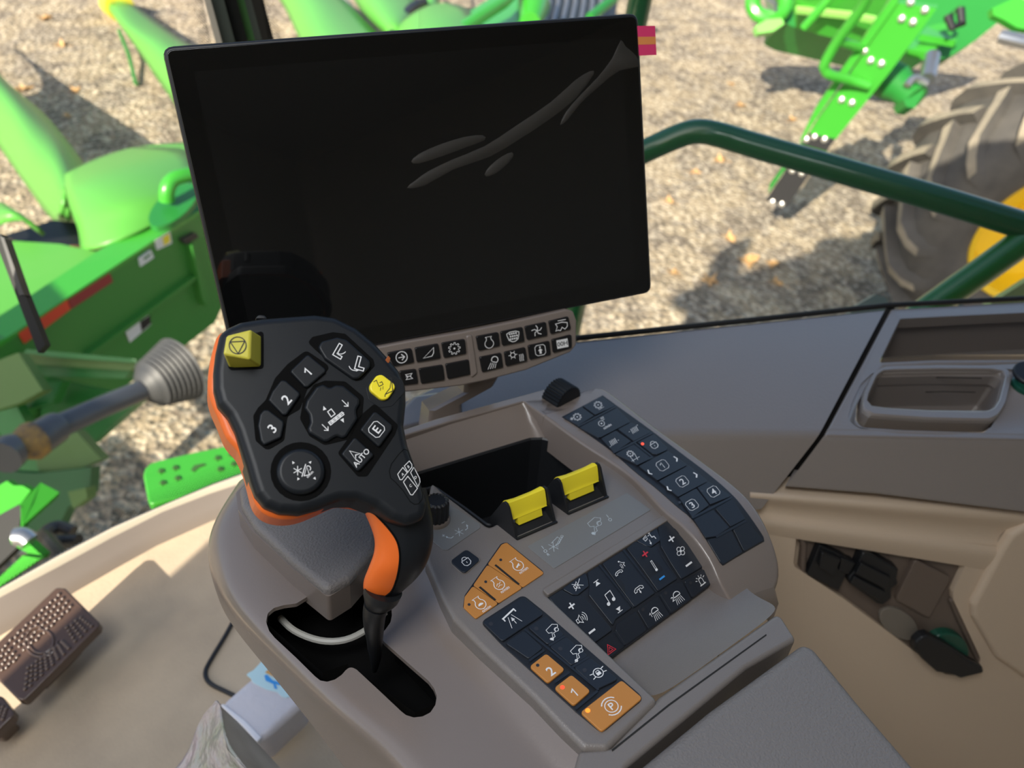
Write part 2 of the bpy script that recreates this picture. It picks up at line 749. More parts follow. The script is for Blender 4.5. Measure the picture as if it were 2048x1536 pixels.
# ceiling front edge slanted so its shadow falls where wanted on the yard
c4 = [E0 - SH * .28 - PERP * .40, E0 - SH * .28 + PERP * 2.0, E0 + SH * 2.6 + PERP * 2.0, E0 + SH * 2.1 + PERP * .98]
mb = MB()
pl = [Vector((p.x, p.y, ZC)) for p in c4]
mb.add(pl + [p + UPV * .14 for p in pl], [(0, 1, 2, 3), (7, 6, 5, 4)] + [(i, 4 + i, 4 + (i + 1) % 4, (i + 1) % 4) for i in range(4)])
struct(mb.build('ceiling', CEILM, wn=False))
# glowing panel added as the body of the fill lamp
lampt = thing('fill_lamp', 'flat white fill lamp added in the headliner to brighten the cab', 'lamp', (-.22, .12, ZC))
mb = MB()
LS = Surf(Vector((-.22, .12, ZC)), Vector((0, 0, -1)))
mb.ring_prism(LS, [(-.30, -.18), (.30, -.18), (.30, .18), (-.30, .18)], .022, 0, .008, 0, 3)
mb.build('lens', mat('fill_lamp_lens', (.85, .84, .8), .4, emit=((1, .95, .88), 1.0)), lampt)
TANW = mat('tan_wall_lining', (.60, .475, .355), .6, bump=(420, .25, .001))
mb = MB()


def upright(mb, a, b, z0, z1, t=.05):
    d = (b - a).normalized()
    nrm = Vector((-d.y, d.x, 0)) * t * .5
    q = [a + nrm, b + nrm, b - nrm, a - nrm]
    mb.add([Vector((p.x, p.y, z0)) for p in q] + [Vector((p.x, p.y, z1)) for p in q], [(3, 2, 1, 0), (4, 5, 6, 7), (0, 1, 5, 4), (1, 2, 6, 5), (2, 3, 7, 6), (3, 0, 4, 7)])


upright(mb, E0, E0 + PERP * 1.75, ZF, ZC)  # blocks the sun; its edge follows the sun patch on the floor
struct(mb.build('wall_left_sunblock', CEILM, wn=False))
mb = MB()
upright(mb, E0 + PERP * 1.80 + SH * .0, E0 + PERP * 1.80 + SH * 2.6, ZF, ZC)
struct(mb.build('wall_back', CEILM, wn=False))
HULLM = mat('green_hull', (.02, .12, .03), .5)
mb = MB()
hp = [atz(x, y, ZF) for x, y in ((120, 1260), (520, 1080))] + [Vector((.75, .35, ZF)), Vector((.8, -1.0, ZF)), Vector((-1.0, -1.2, ZF)), Vector((-1.1, .2, ZF))]
n = len(hp)
mb.add([Vector((p.x, p.y, ZF - .08)) for p in hp] + [Vector((p.x, p.y, .7)) for p in hp], [tuple(range(n)), tuple(range(2 * n - 1, n - 1, -1))] + [(i, n + i, n + (i + 1) % n, (i + 1) % n) for i in range(n)])
struct(mb.build('wall_hull', HULLM, wn=False))

# upright panels added out of view to shade the header and ground
mb = MB()
upright(mb, Vector((-1.62, 1.05, 0)), Vector((-1.70, 2.78, 0)), 2.0, 2.75, .08)
upright(mb, Vector((-1.62, 1.05, 0)), Vector((-1.70, 2.78, 0)), .9, 1.66, .08)
upright(mb, Vector((-1.62, 1.05, 0)), Vector((-1.625, 1.13, 0)), .9, 2.75, .08)
struct(mb.build('shade_panels', HULLM, wn=False))

# ---- glass: windscreen, right hand pane, printed dot border


def glass_mat():
    m = bpy.data.materials.new('clear_cab_glass')
    m.use_nodes = True
    nt = m.node_tree
    nt.nodes.clear()
    o = nt.nodes.new('ShaderNodeOutputMaterial')
    t = nt.nodes.new('ShaderNodeBsdfTransparent')
    t.inputs[0].default_value = (.95, .965, .955, 1)
    g = nt.nodes.new('ShaderNodeBsdfGlossy')
    g.inputs['Roughness'].default_value = .02
    fr = nt.nodes.new('ShaderNodeFresnel')
    fr.inputs[0].default_value = 1.28
    mx = nt.nodes.new('ShaderNodeMixShader')
    nt.links.new(fr.outputs[0], mx.inputs[0])
    nt.links.new(t.outputs[0], mx.inputs[1])
    nt.links.new(g.outputs[0], mx.inputs[2])
    nt.links.new(mx.outputs[0], o.inputs[0])
    return m


GLASS = glass_mat()


def frit_mat():
    m = bpy.data.materials.new('black_dot_border')
    m.use_nodes = True
    nt = m.node_tree
    nt.nodes.clear()
    o = nt.nodes.new('ShaderNodeOutputMaterial')
    t = nt.nodes.new('ShaderNodeBsdfTransparent')
    d = nt.nodes.new('ShaderNodeBsdfDiffuse')
    d.inputs[0].default_value = (.01, .01, .01, 1)
    uv = nt.nodes.new('ShaderNodeUVMap')
    v = nt.nodes.new('ShaderNodeTexVoronoi')
    v.voronoi_dimensions = '2D'
    v.inputs['Randomness'].default_value = 0
    v.inputs['Scale'].default_value = 1.0
    mp = nt.nodes.new('ShaderNodeMapping')
    mp.inputs['Rotation'].default_value = (0, 0, PI / 4)
    mp.inputs['Scale'].default_value = (300, 300, 1)
    nt.links.new(uv.outputs[0], mp.inputs[0])
    nt.links.new(mp.outputs[0], v.inputs['Vector'])
    sp = nt.nodes.new('ShaderNodeSeparateXYZ')
    nt.links.new(uv.outputs[0], sp.inputs[0])
    mr = nt.nodes.new('ShaderNodeMapRange')
    mr.inputs[1].default_value = 0
    mr.inputs[2].default_value = .03
    mr.inputs[3].default_value = .36
    mr.inputs[4].default_value = .12
    nt.links.new(sp.outputs[1], mr.inputs[0])
    ls = nt.nodes.new('ShaderNodeMath')
    ls.operation = 'LESS_THAN'
    nt.links.new(v.outputs['Distance'], ls.inputs[0])
    nt.links.new(mr.outputs[0], ls.inputs[1])
    mx = nt.nodes.new('ShaderNodeMixShader')
    nt.links.new(ls.outputs[0], mx.inputs[0])
    nt.links.new(t.outputs[0], mx.inputs[1])
    nt.links.new(d.outputs[0], mx.inputs[2])
    nt.links.new(mx.outputs[0], o.inputs[0])
    return m


FRIT = frit_mat()
OUTW = (-SH * .2 - PERP * 1.0)
OUTW = c2w(Vector((-.6, -.1, .75)))
OUTW.z = 0
OUTW.normalize()


def ws(i, t):
    """point on the windscreen above base point i"""
    g = glass_base[i] - OUTW * .0
    return g + UPV * t + OUTW * (.16 * t)


NGL = 8
mb = MB()
mb.grid([[ws(i, t) for i in range(NGL)] for t in (0, .4, .8, 1.3)])
g = mb.build('window_1', GLASS, sharp=80, wn=False)
struct(g)


def frit_strip(name, base, up, width, parent=None):
    """dotted printed border; base = polyline, up(i, t) gives points above it"""
    me = bpy.data.meshes.new(name)
    n_ = len(base)
    vs = [up(i, 0.0) for i in range(n_)] + [up(i, width) for i in range(n_)]
    off = (CAM - vs[0]).normalized() * .002
    me.from_pydata([tuple(v + off) for v in vs], [], [(i, i + 1, n_ + i + 1, n_ + i) for i in range(n_ - 1)])
    uvl = me.uv_layers.new(name='UVMap')
    acc = [0]
    for i in range(1, n_):
        acc.append(acc[-1] + (base[i] - base[i - 1]).length)
    for p in me.polygons:
        for li in p.loop_indices:
            vi = me.loops[li].vertex_index
            uvl.data[li].uv = (acc[vi % n_], 0 if vi < n_ else width)
    me.materials.append(FRIT)
    o = bpy.data.objects.new(name, me)
    COL.objects.link(o)
    if parent:
        hang(o, parent)
    return o


frit_strip('dot_border', glass_base[:NGL], lambda i, t: ws(i, t), .032, g)

# right hand pane stands on the window shelf
sill_px = [(815, 800), (835, 766), (1000, 714), (1150, 683), (1500, 646), (1775, 616), (2048, 602), (2900, 562)]
sill = [atz(x, y, ZS) for x, y in sill_px]
OUT2 = c2w(Vector((.1, -.1, 1)))
OUT2.z = 0
OUT2.normalize()
mb = MB()
rb = [p + OUT2 * .012 for p in sill]
mb.grid([[p + UPV * t + OUT2 * (.12 * t) for p in rb] for t in (-.02, .4, 1.1)])
struct(mb.build('window_2', GLASS, sharp=80, wn=False))

mb = MB()
mb.tube([p + OUT2 * .004 + UPV * .001 for p in sill[3:]], .0032, 8)
struct(mb.build('trim_5', mat('black_window_seal', (.012, .012, .012), .6)))

# corner post between the two panes
mb = MB()


def post_pts(xb, yb, zb, xt, yt, zt):
    a, b = at(xb, yb, zb), at(xt, yt, zt)
    return a, a + (b - a) * 1.6


POSTG = mat('grey_green_post', (.10, .12, .10), .5)
POSTB = mat('black_post_seal', (.006, .007, .006), .6)
POSTL = mat('green_post_edge', (.10, .26, .08), .45)
PALE = mat('pale_post_edge', (.40, .38, .33), .5)
strips = [(398, 411, 3, 0), (411, 437, 0, .012), (437, 463, 1, .02), (463, 478, 2, .03), (478, 492, 0, .03), (492, 516, 1, .02)]
sz = .95
for x0, x1, m_, back in strips:
    z = sz + back * 2
    a0, a1 = at(x0, -40, z), at(x1, -40, z)
    b0, b1 = at(x0 + 170, 600, z + .42), at(x1 + 170, 600, z + .42)
    d = ((a0 + a1) / 2 - CAM).normalized()
    a0, a1 = a0 - (b0 - a0) * .8, a1 - (b1 - a1) * .8
    p = [a0, a1, b1, b0]
    mb.add(p + [q + d * .05 for q in p], [(0, 3, 2, 1), (4, 5, 6, 7), (0, 1, 5, 4), (1, 2, 6, 5), (2, 3, 7, 6), (3, 0, 4, 7)], m_)
po = mb.build('trim_2', [POSTG, POSTB, POSTL, PALE], wn=False)
struct(po)
for nm, x0, x1 in (('dot_border', 398, 374), ('dot_border', 514, 540)):
    A0, A1 = [at(x0, -40, sz + .03), at(x0 + 28, 110, sz + .12)], [at(x1, -40, sz + .03), at(x1 + 28, 110, sz + .12)]
    frit_strip(nm, A0, lambda i, t: A0[i].lerp(A1[i], min(1, t / .02)), .02, po)

# ---- window shelf, side console, tan wall
SHELFM = mat('brown_console_skin', (.225, .192, .17), .34, spec=.9, bump=(520, .22, .001))
_b = SHELFM.node_tree.nodes['Principled BSDF']
_b.inputs['Coat Weight'].default_value = .55
_b.inputs['Coat Roughness'].default_value = .3
Z10 = zoomed(1720, 560, 4.518)
ZG = zoomed(1280, 580, 2.667)
con = thing('side_console', 'long brown console below the right window, with pocket and tray', 'console', atz(1750, 880, ZS - .1))
seam_px = [(700, 930), (860, 892), (1100, 876), (1390, 871), (1640, 871)]
# fender panel: top and rounded front face
mb = MB()
lx = [(815, 800), (1000, 714), (1150, 684), (1500, 648), (1770, 620)]
lsx = [(740, 905), (1000, 880), (1150, 873), (1400, 870), (1637, 872)]
lb = [(735, 930), (960, 930), (1150, 940), (1390, 1030), (1523, 1018)]
rows = []
for a, b, c in zip(lx, lsx, lb):
    A_, B_2 = atz(*a, ZS), atz(*b, ZS)
    zc = ((B_2 - CAM).dot(-_cz))
    C_ = at(*c, zc - .004)
    e = (B_2 - A_).normalized()
    dn_ = (C_ - B_2).normalized()
    rows.append([A_ - UPV * .03, A_, A_ + e * .004 + UPV * .001, A_.lerp(B_2, .5) + UPV * .003, B_2 - e * .012, B_2 - e * .004 + dn_ * .0015, B_2 + dn_ * .006, B_2.lerp(C_, .5), C_, C_ - e * .02])
mb.grid([list(c) for c in zip(*rows)])
mb.grid([rows[-1], [q + (q - CAM) * .03 for q in rows[-1]]])
mb.build('fender_panel', SHELFM, con, sharp=80, sub=0)
mb = MB()
mb.prism(SHELF, [(800, 812), (826, 786), (900, 776), (930, 786), (905, 836), (800, 862), (770, 850)], 9, -30, 6, 7, 0, seg=5)
mb.build('corner_bulge', SHELFM, con)
# console right of the gap
gx0, gx1, gx2 = (1783, 618), (1648, 872), (1568, 978)
mb = MB()
TOPP = [gx0, (2048, 603), (2900, 562), (2900, 900), (2048, 880), gx1]
mb.prism(SHELF, TOPP, 0, -14, 2, 2, 0, cap0=True)
con_top = mb.build('console_top', SHELFM, con)
OPEN1 = Z10([(395, 288), (900, 262), (1482, 236), (3400, 160), (3400, 610), (1482, 662), (700, 664), (205, 686), (225, 640)])
OPEN2 = Z10([(48, 1120), (60, 1070), (140, 890), (200, 846), (700, 836), (1240, 836), (1292, 872), (1286, 920), (1235, 1110), (1190, 1180), (1130, 1206), (600, 1200), (100, 1172)])
RIM2 = Z10([(2, 1190), (12, 1050), (100, 870), (200, 802), (700, 790), (1270, 796), (1342, 850), (1350, 950), (1300, 1150), (1240, 1250), (1170, 1302), (600, 1290), (60, 1252)])
GRV = ZG([(1128, 650), (1150, 560), (1200, 460), (1260, 405), (1400, 385), (1700, 372), (1950, 380), (2100, 395), (2100, 700), (1900, 722), (1650, 735), (1400, 728), (1180, 700)])
cs = []
for p, r in ((OPEN1, 6), (RIM2, 8)):
    m2 = MB()
    m2.prism(SHELF, p, 10, -40, r, 0, 0, cap0=True)
    cs.append(m2.build('cutter', SHELFM, None, wn=False))
# shallow dished field round the tray
m2 = MB()
m2.prism(SHELF, GRV, 10, -2.2, 9, 0, 0, cap0=True)
cs.append(m2.build('cutter', SHELFM, None, wn=False))
boolean_cut(con_top, cs)


def pocket(poly, h_top, depth, r, shrink, name, m_):
    mbp = MB()
    uv = rounded(ccw([SHELF.hit(x, y, 0) for x, y in poly]), r * .001)
    n_ = len(uv)
    rg = [[SHELF.pos(u, v, h) for u, v in inset(uv, d)] for h, d in ((h_top, -.001), (h_top - .004, .001), (-depth + .008, shrink), (-depth, shrink + .006))]
    for a, b in zip(rg[:-1], rg[1:]):
        mbp.add(a + b, [((i + 1) % n_, i, n_ + i, n_ + (i + 1) % n_) for i in range(n_)])
    mbp.add(rg[-1], [tuple(range(n_))])
    return mbp.build(name, m_, con, sharp=45)


pocket(OPEN1, -.001, .075, 6, .004, 'open_pocket', SHELFM)
tr = pocket(OPEN2, .004, .055, 7, .003, 'cup_tray', SHELFM)
mb = MB()
uo, ui = rounded(ccw([SHELF.hit(*p) for p in RIM2]), .009), rounded(ccw([SHELF.hit(*p) for p in OPEN2]), .007)


def ring_resample(p, n_):
    P = [Vector(q) for q in p] + [Vector(p[0])]
    d = [0]
    for i in range(1, len(P)):
        d.append(d[-1] + (P[i] - P[i - 1]).length)
    c = sum((Vector(q) for q in p), Vector((0, 0))) / len(p)
    out = []
    for k in range(n_):
        a = 2 * PI * k / n_
        dr = Vector((math.cos(a), math.sin(a)))
        best = None
        for i in range(len(P) - 1):
            e = P[i + 1] - P[i]
            den_ = dr.x * e.y - dr.y * e.x
            if abs(den_) < 1e-12:
                continue
            w_ = P[i] - c
            t = (w_.x * e.y - w_.y * e.x) / den_
            s_ = (w_.x * dr.y - w_.y * dr.x) / den_
            if t > 0 and -1e-6 <= s_ <= 1 + 1e-6 and (best is None or t > best):
                best = t
        out.append(c + dr * (best or .01))
    return out


RO, RI = ring_resample(uo, 72), ring_resample(ui, 72)
prof = [(0, -.012), (0, .0005), (.06, .0035), (.2, .0050), (.8, .0050), (.95, .0042), (1.0, .001)]
rg = [[SHELF.pos(*a.lerp(b, t), h) for a, b in zip(RO, RI)] for t, h in prof]
for a, b in zip(rg[:-1], rg[1:]):
    mb.add(a + b, [(i, (i + 1) % 72, 72 + (i + 1) % 72, 72 + i) for i in range(72)])
mb.build('tray_rim', SHELFM, tr, sharp=50)
mb = MB()
for y0, x0, x1 in ((885, 350, 1100), (1012, 475, 1042)):
    TW = Surf(SHELF.at(*Z10(700, 836)) - UPV * .02, (CAM - SHELF.at(*Z10(700, 836))) * Vector((1, 1, 0)))
    mb.stroke(TW, [Z10(x0, y0 + 4), Z10((x0 + x1) / 2, y0 - 4), Z10(x1, y0 + 3)], 1.0, 3, 0)
mb.build('tray_groove', CREASE, tr)
# front face of the console
mb = MB()
fa = [gx1, (1800, 874), (2048, 880), (2900, 900)]
fb = [gx2, (1750, 992), (2048, 1028), (2900, 1140)]
rows = []
for a, b in zip(fa, fb):
    A_ = atz(*a, ZS)
    zc = (A_ - CAM).dot(-_cz)
    B_2 = at(*b, zc - .006)
    dn_ = (B_2 - A_).normalized()
    bk = (A_ - CAM)
    bk.z = 0
    bk.normalize()
    rows.append([A_ + bk * .012 + UPV * .0002, A_ + bk * .002 - UPV * .0006, A_ + dn_ * .007, A_.lerp(B_2, .6), B_2 - dn_ * .005, B_2 + bk * .004, B_2 + bk * .03])
mb.grid([list(c) for c in zip(*rows)])
mb.grid([rows[0], [q + (q - CAM) * .03 for q in rows[0]]])
mb.build('front_face', SHELFM, con, sharp=80)
# black socket cap at the picture's right edge
mb = MB()
cc = SHELF.at(2052, 772)
mb.lathe(cc - UPV * .002, UPV, [(.0145, 0), (.0145, .004), (.0125, .005), (.0125, .0095), (.0005, .0095)], 32, m=1)
mb.lathe(SHELF.at(2050, 765) + UPV * .009, UPV + ray(2050, 765) * -.15, [(.0165, 0), (.0172, .0012), (.0172, .0042), (.016, .0055), (.0005, .0055)], 36, m=0)
mb.build('socket_cap', [BLACK, mat('dark_green_ring', (.01, .08, .05), .3)], con, label='black hinged cap on a socket at the right picture edge')
# black gap behind the joint
mb = MB()
q = [at(1776, 612, .90), at(1792, 612, .90), at(1655, 872, .765), at(1575, 990, .745), at(1515, 1030, .74), at(1560, 960, .745), at(1640, 860, .765)]
mb.slab(q, .004)
mb.build('joint', CREASE, con)

# tan wall below
e0, e1_ = atz(1570, 872, ZS), atz(2048, 880, ZS)
wdir = (e1_ - e0)
wdir.z = 0
wdir.normalize()
WN = Vector((-wdir.y, wdir.x, 0))
zw = (atz(1800, 875, ZS) - CAM).dot(-_cz)
WP = at(1800, 1000, zw + .004)
if WN.dot(CAM - WP) < 0:
    WN = -WN
WN = (WN * math.cos(math.radians(17)) + UPV * math.sin(math.radians(17))).normalized()
WALL = Surf(WP, WN, wdir)
Z9 = zoomed(1480, 980, 2.762)
mb = MB()
mb.prism(WALL, [(1420, 1035), (2900, 1180), (2900, 2100), (1250, 2100), (1180, 1300)], 0, -22, 0, 0, 0, cap0=True)
wall = mb.build('wall_right', TANW, wn=False)
struct(wall)
PLATE = Z9([(345, 250), (362, 240), (1235, 356), (1290, 385), (1302, 425), (1214, 610), (1216, 650), (1366, 975), (1362, 1010), (1225, 1072), (1170, 1066), (960, 912), (600, 645), (328, 468), (322, 440)])
m2 = MB()
m2.prism(WALL, PLATE, 12, -12, 2, 0, 0, cap0=True)
boolean_cut(wall, [m2.build('cutter', TANW, None, wn=False)])
# moulded ribs under the console and the raised field at the right
mb = MB()
prof = [(-60, -22), (-40, -12), (-26, 3), (-14, 4), (-4, -3), (14, -4), (26, 3.5), (38, 3.5), (52, .2)]
rows = []
for x in (1500, 1560, 1650, 1750, 1850, 1950, 2000, 2060, 2320, 2900):
    y0 = 1018 + (x - 1570) * .105
    rows.append([WALL.at(x, y0 + dy * (1 + (x - 1500) / 900), h * .001) for dy, h in prof])
mb.grid([list(c) for c in zip(*rows)])
o = mb.build('trim_3', TANW, sub=2)
struct(o)
mb = MB()
mb.prism(WALL, Z9([(3700, 330), (1620, 175), (1500, 250), (1442, 340), (1284, 640), (1290, 712), (1420, 935), (1600, 1060), (3700, 1500)]), 7, -2, 12, 6, 0, seg=5)
struct(mb.build('trim_4', TANW))

# ---- socket plate set into the tan wall
sp_ = thing('socket_plate', 'brown recessed socket plate with black and brown covers in the tan wall', 'power outlet', WALL.at(1800, 1340, -.008))
PLM = mat('dull_brown_plate', (.145, .110, .088), .45)
mb = MB()
mb.prism(WALL, PLATE, -7, -11, 2, 0, 0)
mb.build('plate', PLM, sp_)
mb = MB()
pth = Z9([(345, 455), (352, 300), (366, 262), (800, 318), (1225, 376), (1262, 398), (1266, 432), (1186, 588), (1180, 640), (1330, 965)])
mb.tube([WALL.at(x, y, -.005) for x, y in pth], .0032, 10, smooth=3)
mb.build('plate_bead', PLM, sp_)
mb = MB()
mb.prism(WALL, Z9([(440, 306), (575, 365), (622, 398), (545, 558), (374, 468)]), 2, -8, 1, 1, 0)
mb.prism(WALL, Z9([(455, 345), (560, 385), (520, 480), (440, 430)]), 8, 0, 1, 1.5, 0)
mb.prism(WALL, Z9([(560, 375), (640, 405), (600, 470), (548, 445)]), 5, -6, 1, 1, 0)
mb.build('socket', BLACK, sp_, label='black square socket with a hooked latch')
mb = MB()
mb.prism(WALL, Z9([(680, 346), (720, 352), (878, 440), (868, 490), (876, 520), (838, 545), (838, 600), (790, 638), (760, 632), (606, 520), (600, 490), (640, 440)]), 5, -8, 3, 2, 0)
mb.prism(WALL, Z9([(672, 405), (838, 490), (812, 555), (640, 465)]), 9, 3, 1, 1.2, 0)
mb.prism(WALL, Z9([(634, 478), (806, 566), (784, 622), (612, 520)]), 9, 3, 1, 1.2, 0)
mb.build('socket', BLACK, sp_, label='black double socket with two raised flaps')
mb = MB()
mb.prism(WALL, Z9([(970, 385), (1160, 482), (1156, 510), (1052, 702), (1026, 702), (866, 612), (868, 590)]), -1, -8, 3, 1.5, 0)
mb.build('blank_cover', PLM, sp_)
mb = MB()
mb.prism(WALL, Z9([(878 + 106 * math.cos(t * PI / 16) + 12 * math.sin(t * PI / 16), 742 + 84 * math.sin(t * PI / 16) + 30 * math.cos(t * PI / 16)) for t in range(32)]), -3, -8, 0, 1, 0)
mb.build('round_cover', mat('greyish_cover', (.20, .175, .145), .5), sp_)
mb = MB()
mb.prism(WALL, Z9([(1150 + 118 * math.cos(t * PI / 16), 900 + 105 * math.sin(t * PI / 16)) for t in range(32)]), 3, -8, 0, 2, 1)
mb.prism(WALL, Z9([(1005, 815), (1045, 806), (1150, 862), (1270, 945), (1345, 985), (1352, 1012), (1300, 1025), (1220, 1045), (1180, 1025), (1090, 1010), (1010, 940), (966, 885), (972, 845)]), 13, 3, 4, 3, 0)
mb.build('socket_cap', [BLACK, mat('dark_green_ring', (.01, .08, .05), .3)], sp_, label='large black hinged cap over a green ringed socket')

# ================================================================== ARMREST
NA = c2w(Vector((0.0837, -0.8367, -0.5445)))
LA = c2w(Vector((-0.697, -0.440, 0.569)))          # forward along the armrest
P0 = at(1120, 1330, 0.43)
ARM = Surf(P0, NA, LA.cross(NA))                   # e1 = right, e2 = forward

# ---- symbols (drawn in a local frame, about -1..1)


def sy_plus(p, m=None, w=.8):
    p.line([(-1, 0), (1, 0)], w, m)
    p.line([(0, -1), (0, 1)], w, m)


def sy_minus(p, m=None, w=.9):
    p.line([(-1, 0), (1, 0)], w, m)


def sy_gear(p, n=9, r=.62, m=None):
    pts = []
    for i in range(n):
        a = 2 * PI * i / n
        for da, rr in ((-.2, .72), (-.12, 1), (.12, 1), (.2, .72)):
            pts.append((rr * math.cos(a + da), rr * math.sin(a + da)))
    p.line(pts, .35, m, True)
    p.disc((0, 0), .16, m)


def sy_lock(p):
    p.arc((0, .35), .5, -10, 190, .42)
    p.line([(-.75, .3), (.75, .3), (.75, -.55), (.35, -.95), (-.35, -.95), (-.75, -.55)], .42, None, True)
    p.line([(0, -.15), (0, -.5)], .35)


def sy_engine(p, inner=None):
    a = [(.85 * math.cos(math.radians(t)), -.2 + .85 * math.sin(math.radians(t))) for t in range(125, 416, 18)]
    p.line(a + [(.42, .95), (.62, 1.15), (-.62, 1.15), (-.42, .95)], .42, None, True)
    if inner == 'slow':
        p.fill([(-.5, -.35), (-.35, -.05), (0, .05), (.35, -.1), (.5, -.3), (.3, -.4)])
    elif inner == 'fast':
        p.fill([(-.5, -.25), (-.1, -.05), (.2, .1), (.45, .15), (.25, -.1), (.4, -.35), (0, -.25), (-.3, -.45)])
    elif inner == 'mid':
        p.line([(-.5, -.2), (-.15, .1), (.1, -.1), (.5, .15)], .3)
        p.line([(-.4, -.5), (0, -.3), (.4, -.5)], .3)


def sy_arrowhead(p, c, d, s=.3, m=None):
    d = Vector(d).normalized()
    n = Vector((-d.y, d.x))
    c = Vector(c)
    p.fill([tuple(c + d * s), tuple(c - d * s * .5 + n * s * .7), tuple(c - d * s * .5 - n * s * .7)], m)


def sy_fan(p):
    for k in range(4):
        a = PI / 2 * k + .3
        c = (.52 * math.cos(a), .52 * math.sin(a))
        p.arc(c, .38, 0, 360, .35, n=10)
    p.disc((0, 0), .14)


def sy_lamp(p, n=None):
    p.arc((0, .5), .62, -20, 200, .42)
    p.line([(-.6, .35), (.6, .35)], .4)
    for i in range(5):
        x = -.55 + .275 * i
        p.line([(x * .9, .1), (x * 1.35, -1)], .32)
    if n:
        p.text(n, (-.95, .35), .75)


def sy_speaker(p, waves=True):
    p.line([(-.9, -.3), (-.5, -.3), (0, -.75), (0, .75), (-.5, .3), (-.9, .3)], .35, None, True)
    p.line([(-.5, -.3), (-.5, .3)], .3)
    if waves:
        for r in (.4, .75, 1.1):
            p.arc((-.05, 0), r, -48, 48, .35)


def sy_note(p):
    p.line([(-.5, -.6), (-.5, .9), (.6, 1.0), (.6, -.45)], .4)
    p.disc((-.72, -.62), .3)
    p.disc((.38, -.47), .3)


def sy_phone(p):
    p.line([(-.95, -.15), (-.95, -.55), (-.5, -.55), (-.4, -.25), (.4, -.25), (.5, -.55), (.95, -.55), (.95, -.15), (.5, .15), (-.5, .15)], .32, None, True)


def sy_combine(p, head=0):
    p.line([(-.6, .55), (.45, .75), (.75, .5), (.95, .35), (.8, .1), (.35, .05), (.2, -.3), (-.1, -.25), (-.25, -.75), (-.6, -.75), (-.2, -.1), (-.6, .05)], .3, None, True)
    p.arc((.45, -.1), .26, 0, 360, .3, n=10)
    if head == 1:
        p.line([(-.95, -.6), (-.75, -1), (-.5, -.75)], .35)
        p.disc((-.8, -.75), .17)
    elif head == 2:
        p.disc((-.8, -.85), .2)
        p.line([(-1.1, -.95), (-.55, -.8)], .3)


def sy_box(p, t, arrow=True):
    b = [(-.6, .95), (.6, .95), (.95, .6), (.95, -.6), (.6, -.95), (-.6, -.95), (-.95, -.6), (-.95, .6)]
    p.line(b[:4], .3)
    p.line(b[4:8], .3)
    p.line([b[7], b[0]], .3)
    p.line([b[3], b[4]], .3)
    p.text(t, (0, -.02), 1.15)


def sy_tri_warn(p, m=None):
    p.line([(-.9, -.7), (.9, -.7), (0, .9)], .4, m, True)
    p.line([(-.42, -.42), (.42, -.42), (0, .32)], .35, m, True)


def sy_beacon(p):
    p.line([(-.35, -.7), (-.35, .2), (-.2, .5), (.2, .5), (.35, .2), (.35, -.7)], .4)
    p.line([(-.6, -.75), (.6, -.75)], .45)
    for a in (20, 55, 90, 125, 160):
        c, s_ = math.cos(math.radians(a)), math.sin(math.radians(a))
        p.line([(.65 * c, .1 + .6 * s_), (.98 * c, .1 + .95 * s_)], .32)


def sy_thermo(p):
    p.line([(-.12, .9), (.12, .9), (.12, -.6), (-.12, -.6)], .3, None, True)
    p.disc((0, -.75), .22)


def sy_mute(p):
    sy_speaker(p, False)
    p.line([(-1, .8), (.9, -.7)], .3)
    p.line([(-1, -.7), (.9, .8)], .3)


def sy_triangle(p, bar, m=None):
    p.fill([(-.7, -.35), (.7, -.35), (0, .75)] if bar > 0 else [(-.7, .35), (.7, .35), (0, -.75)], m)
    p.line([(-.75, .8 * bar), (.75, .8 * bar)], .35, m)


def sy_auger(p):
    p.line([(-.9, .5), (.2, .8), (.3, .5)], .3)
    p.line([(-.2, 0), (.9, .55)], .3)
    for i in range(4):
        x = -.1 + .27 * i
        p.arc((x, .12 + .16 * i), .13, 0, 360, .25, n=8)
    p.line([(-.75, -.55), (-.2, .05), (-.5, .1)], .3, None, True)


def sy_star(p):
    for a in (0, 60, 120):
        c, s_ = math.cos(math.radians(a)), math.sin(math.radians(a))
        p.line([(-c, -s_), (c, s_)], .32)


def sy_bars(p, lo):
    for i in range(5):
        x = -.5 + .25 * i
        p.line([(x - .05, -.45), (x + .1, .45)], .35)
    y = -.3 if lo else .3
    p.line([(-.95, y - .15), (-.75, y - .15)], .35)
    p.line([(.78, y + .15), (.98, y + .15)], .35)


def sy_defrost(p):
    p.line([(-.95, .5), (-.3, .75), (-.35, .1), (-.8, 0)], .35, None, True)
    p.line([(-.75, .35), (-.45, .5)], .3)
    p.disc((.35, .75), .17)
    p.line([(.35, .5), (.4, -.1), (.8, -.2), (.85, -.7)], .5)
    p.line([(-.1, .4), (.2, .45)], .35)
    p.line([(-.15, -.2), (-.25, -.8)], .35)
    sy_arrowhead(p, (-.25, -.8), (-.1, -1), .25)


def sy_road(p):
    p.line([(-.85, .35), (.85, .6)], .9)
    p.line([(-.75, .3), (-.75, 0)], .7)
    p.line([(.8, .55), (.8, .25)], .7)
    p.line([(-.25, .2), (-.7, -1)], .3)
    p.line([(.2, .25), (.6, -1)], .3)
    p.line([(0, -.85), (0, -.1)], .35)
    sy_arrowhead(p, (0, -.25), (0, 1), .28)


def sy_difflock(p):
    p.arc((0, 0), .6, 0, 360, .4)
    for q in ((-1, .35), (1, .35), (-1, -.35), (1, -.35)):
        p.line([(q[0], q[1]), (q[0] * .55, q[1] * .7)], .4)
    p.line([(-.2, .1), (-.2, .3), (.2, .3), (.2, .1)], .28)
    p.fill([(-.28, .1), (.28, .1), (.28, -.3), (-.28, -.3)])


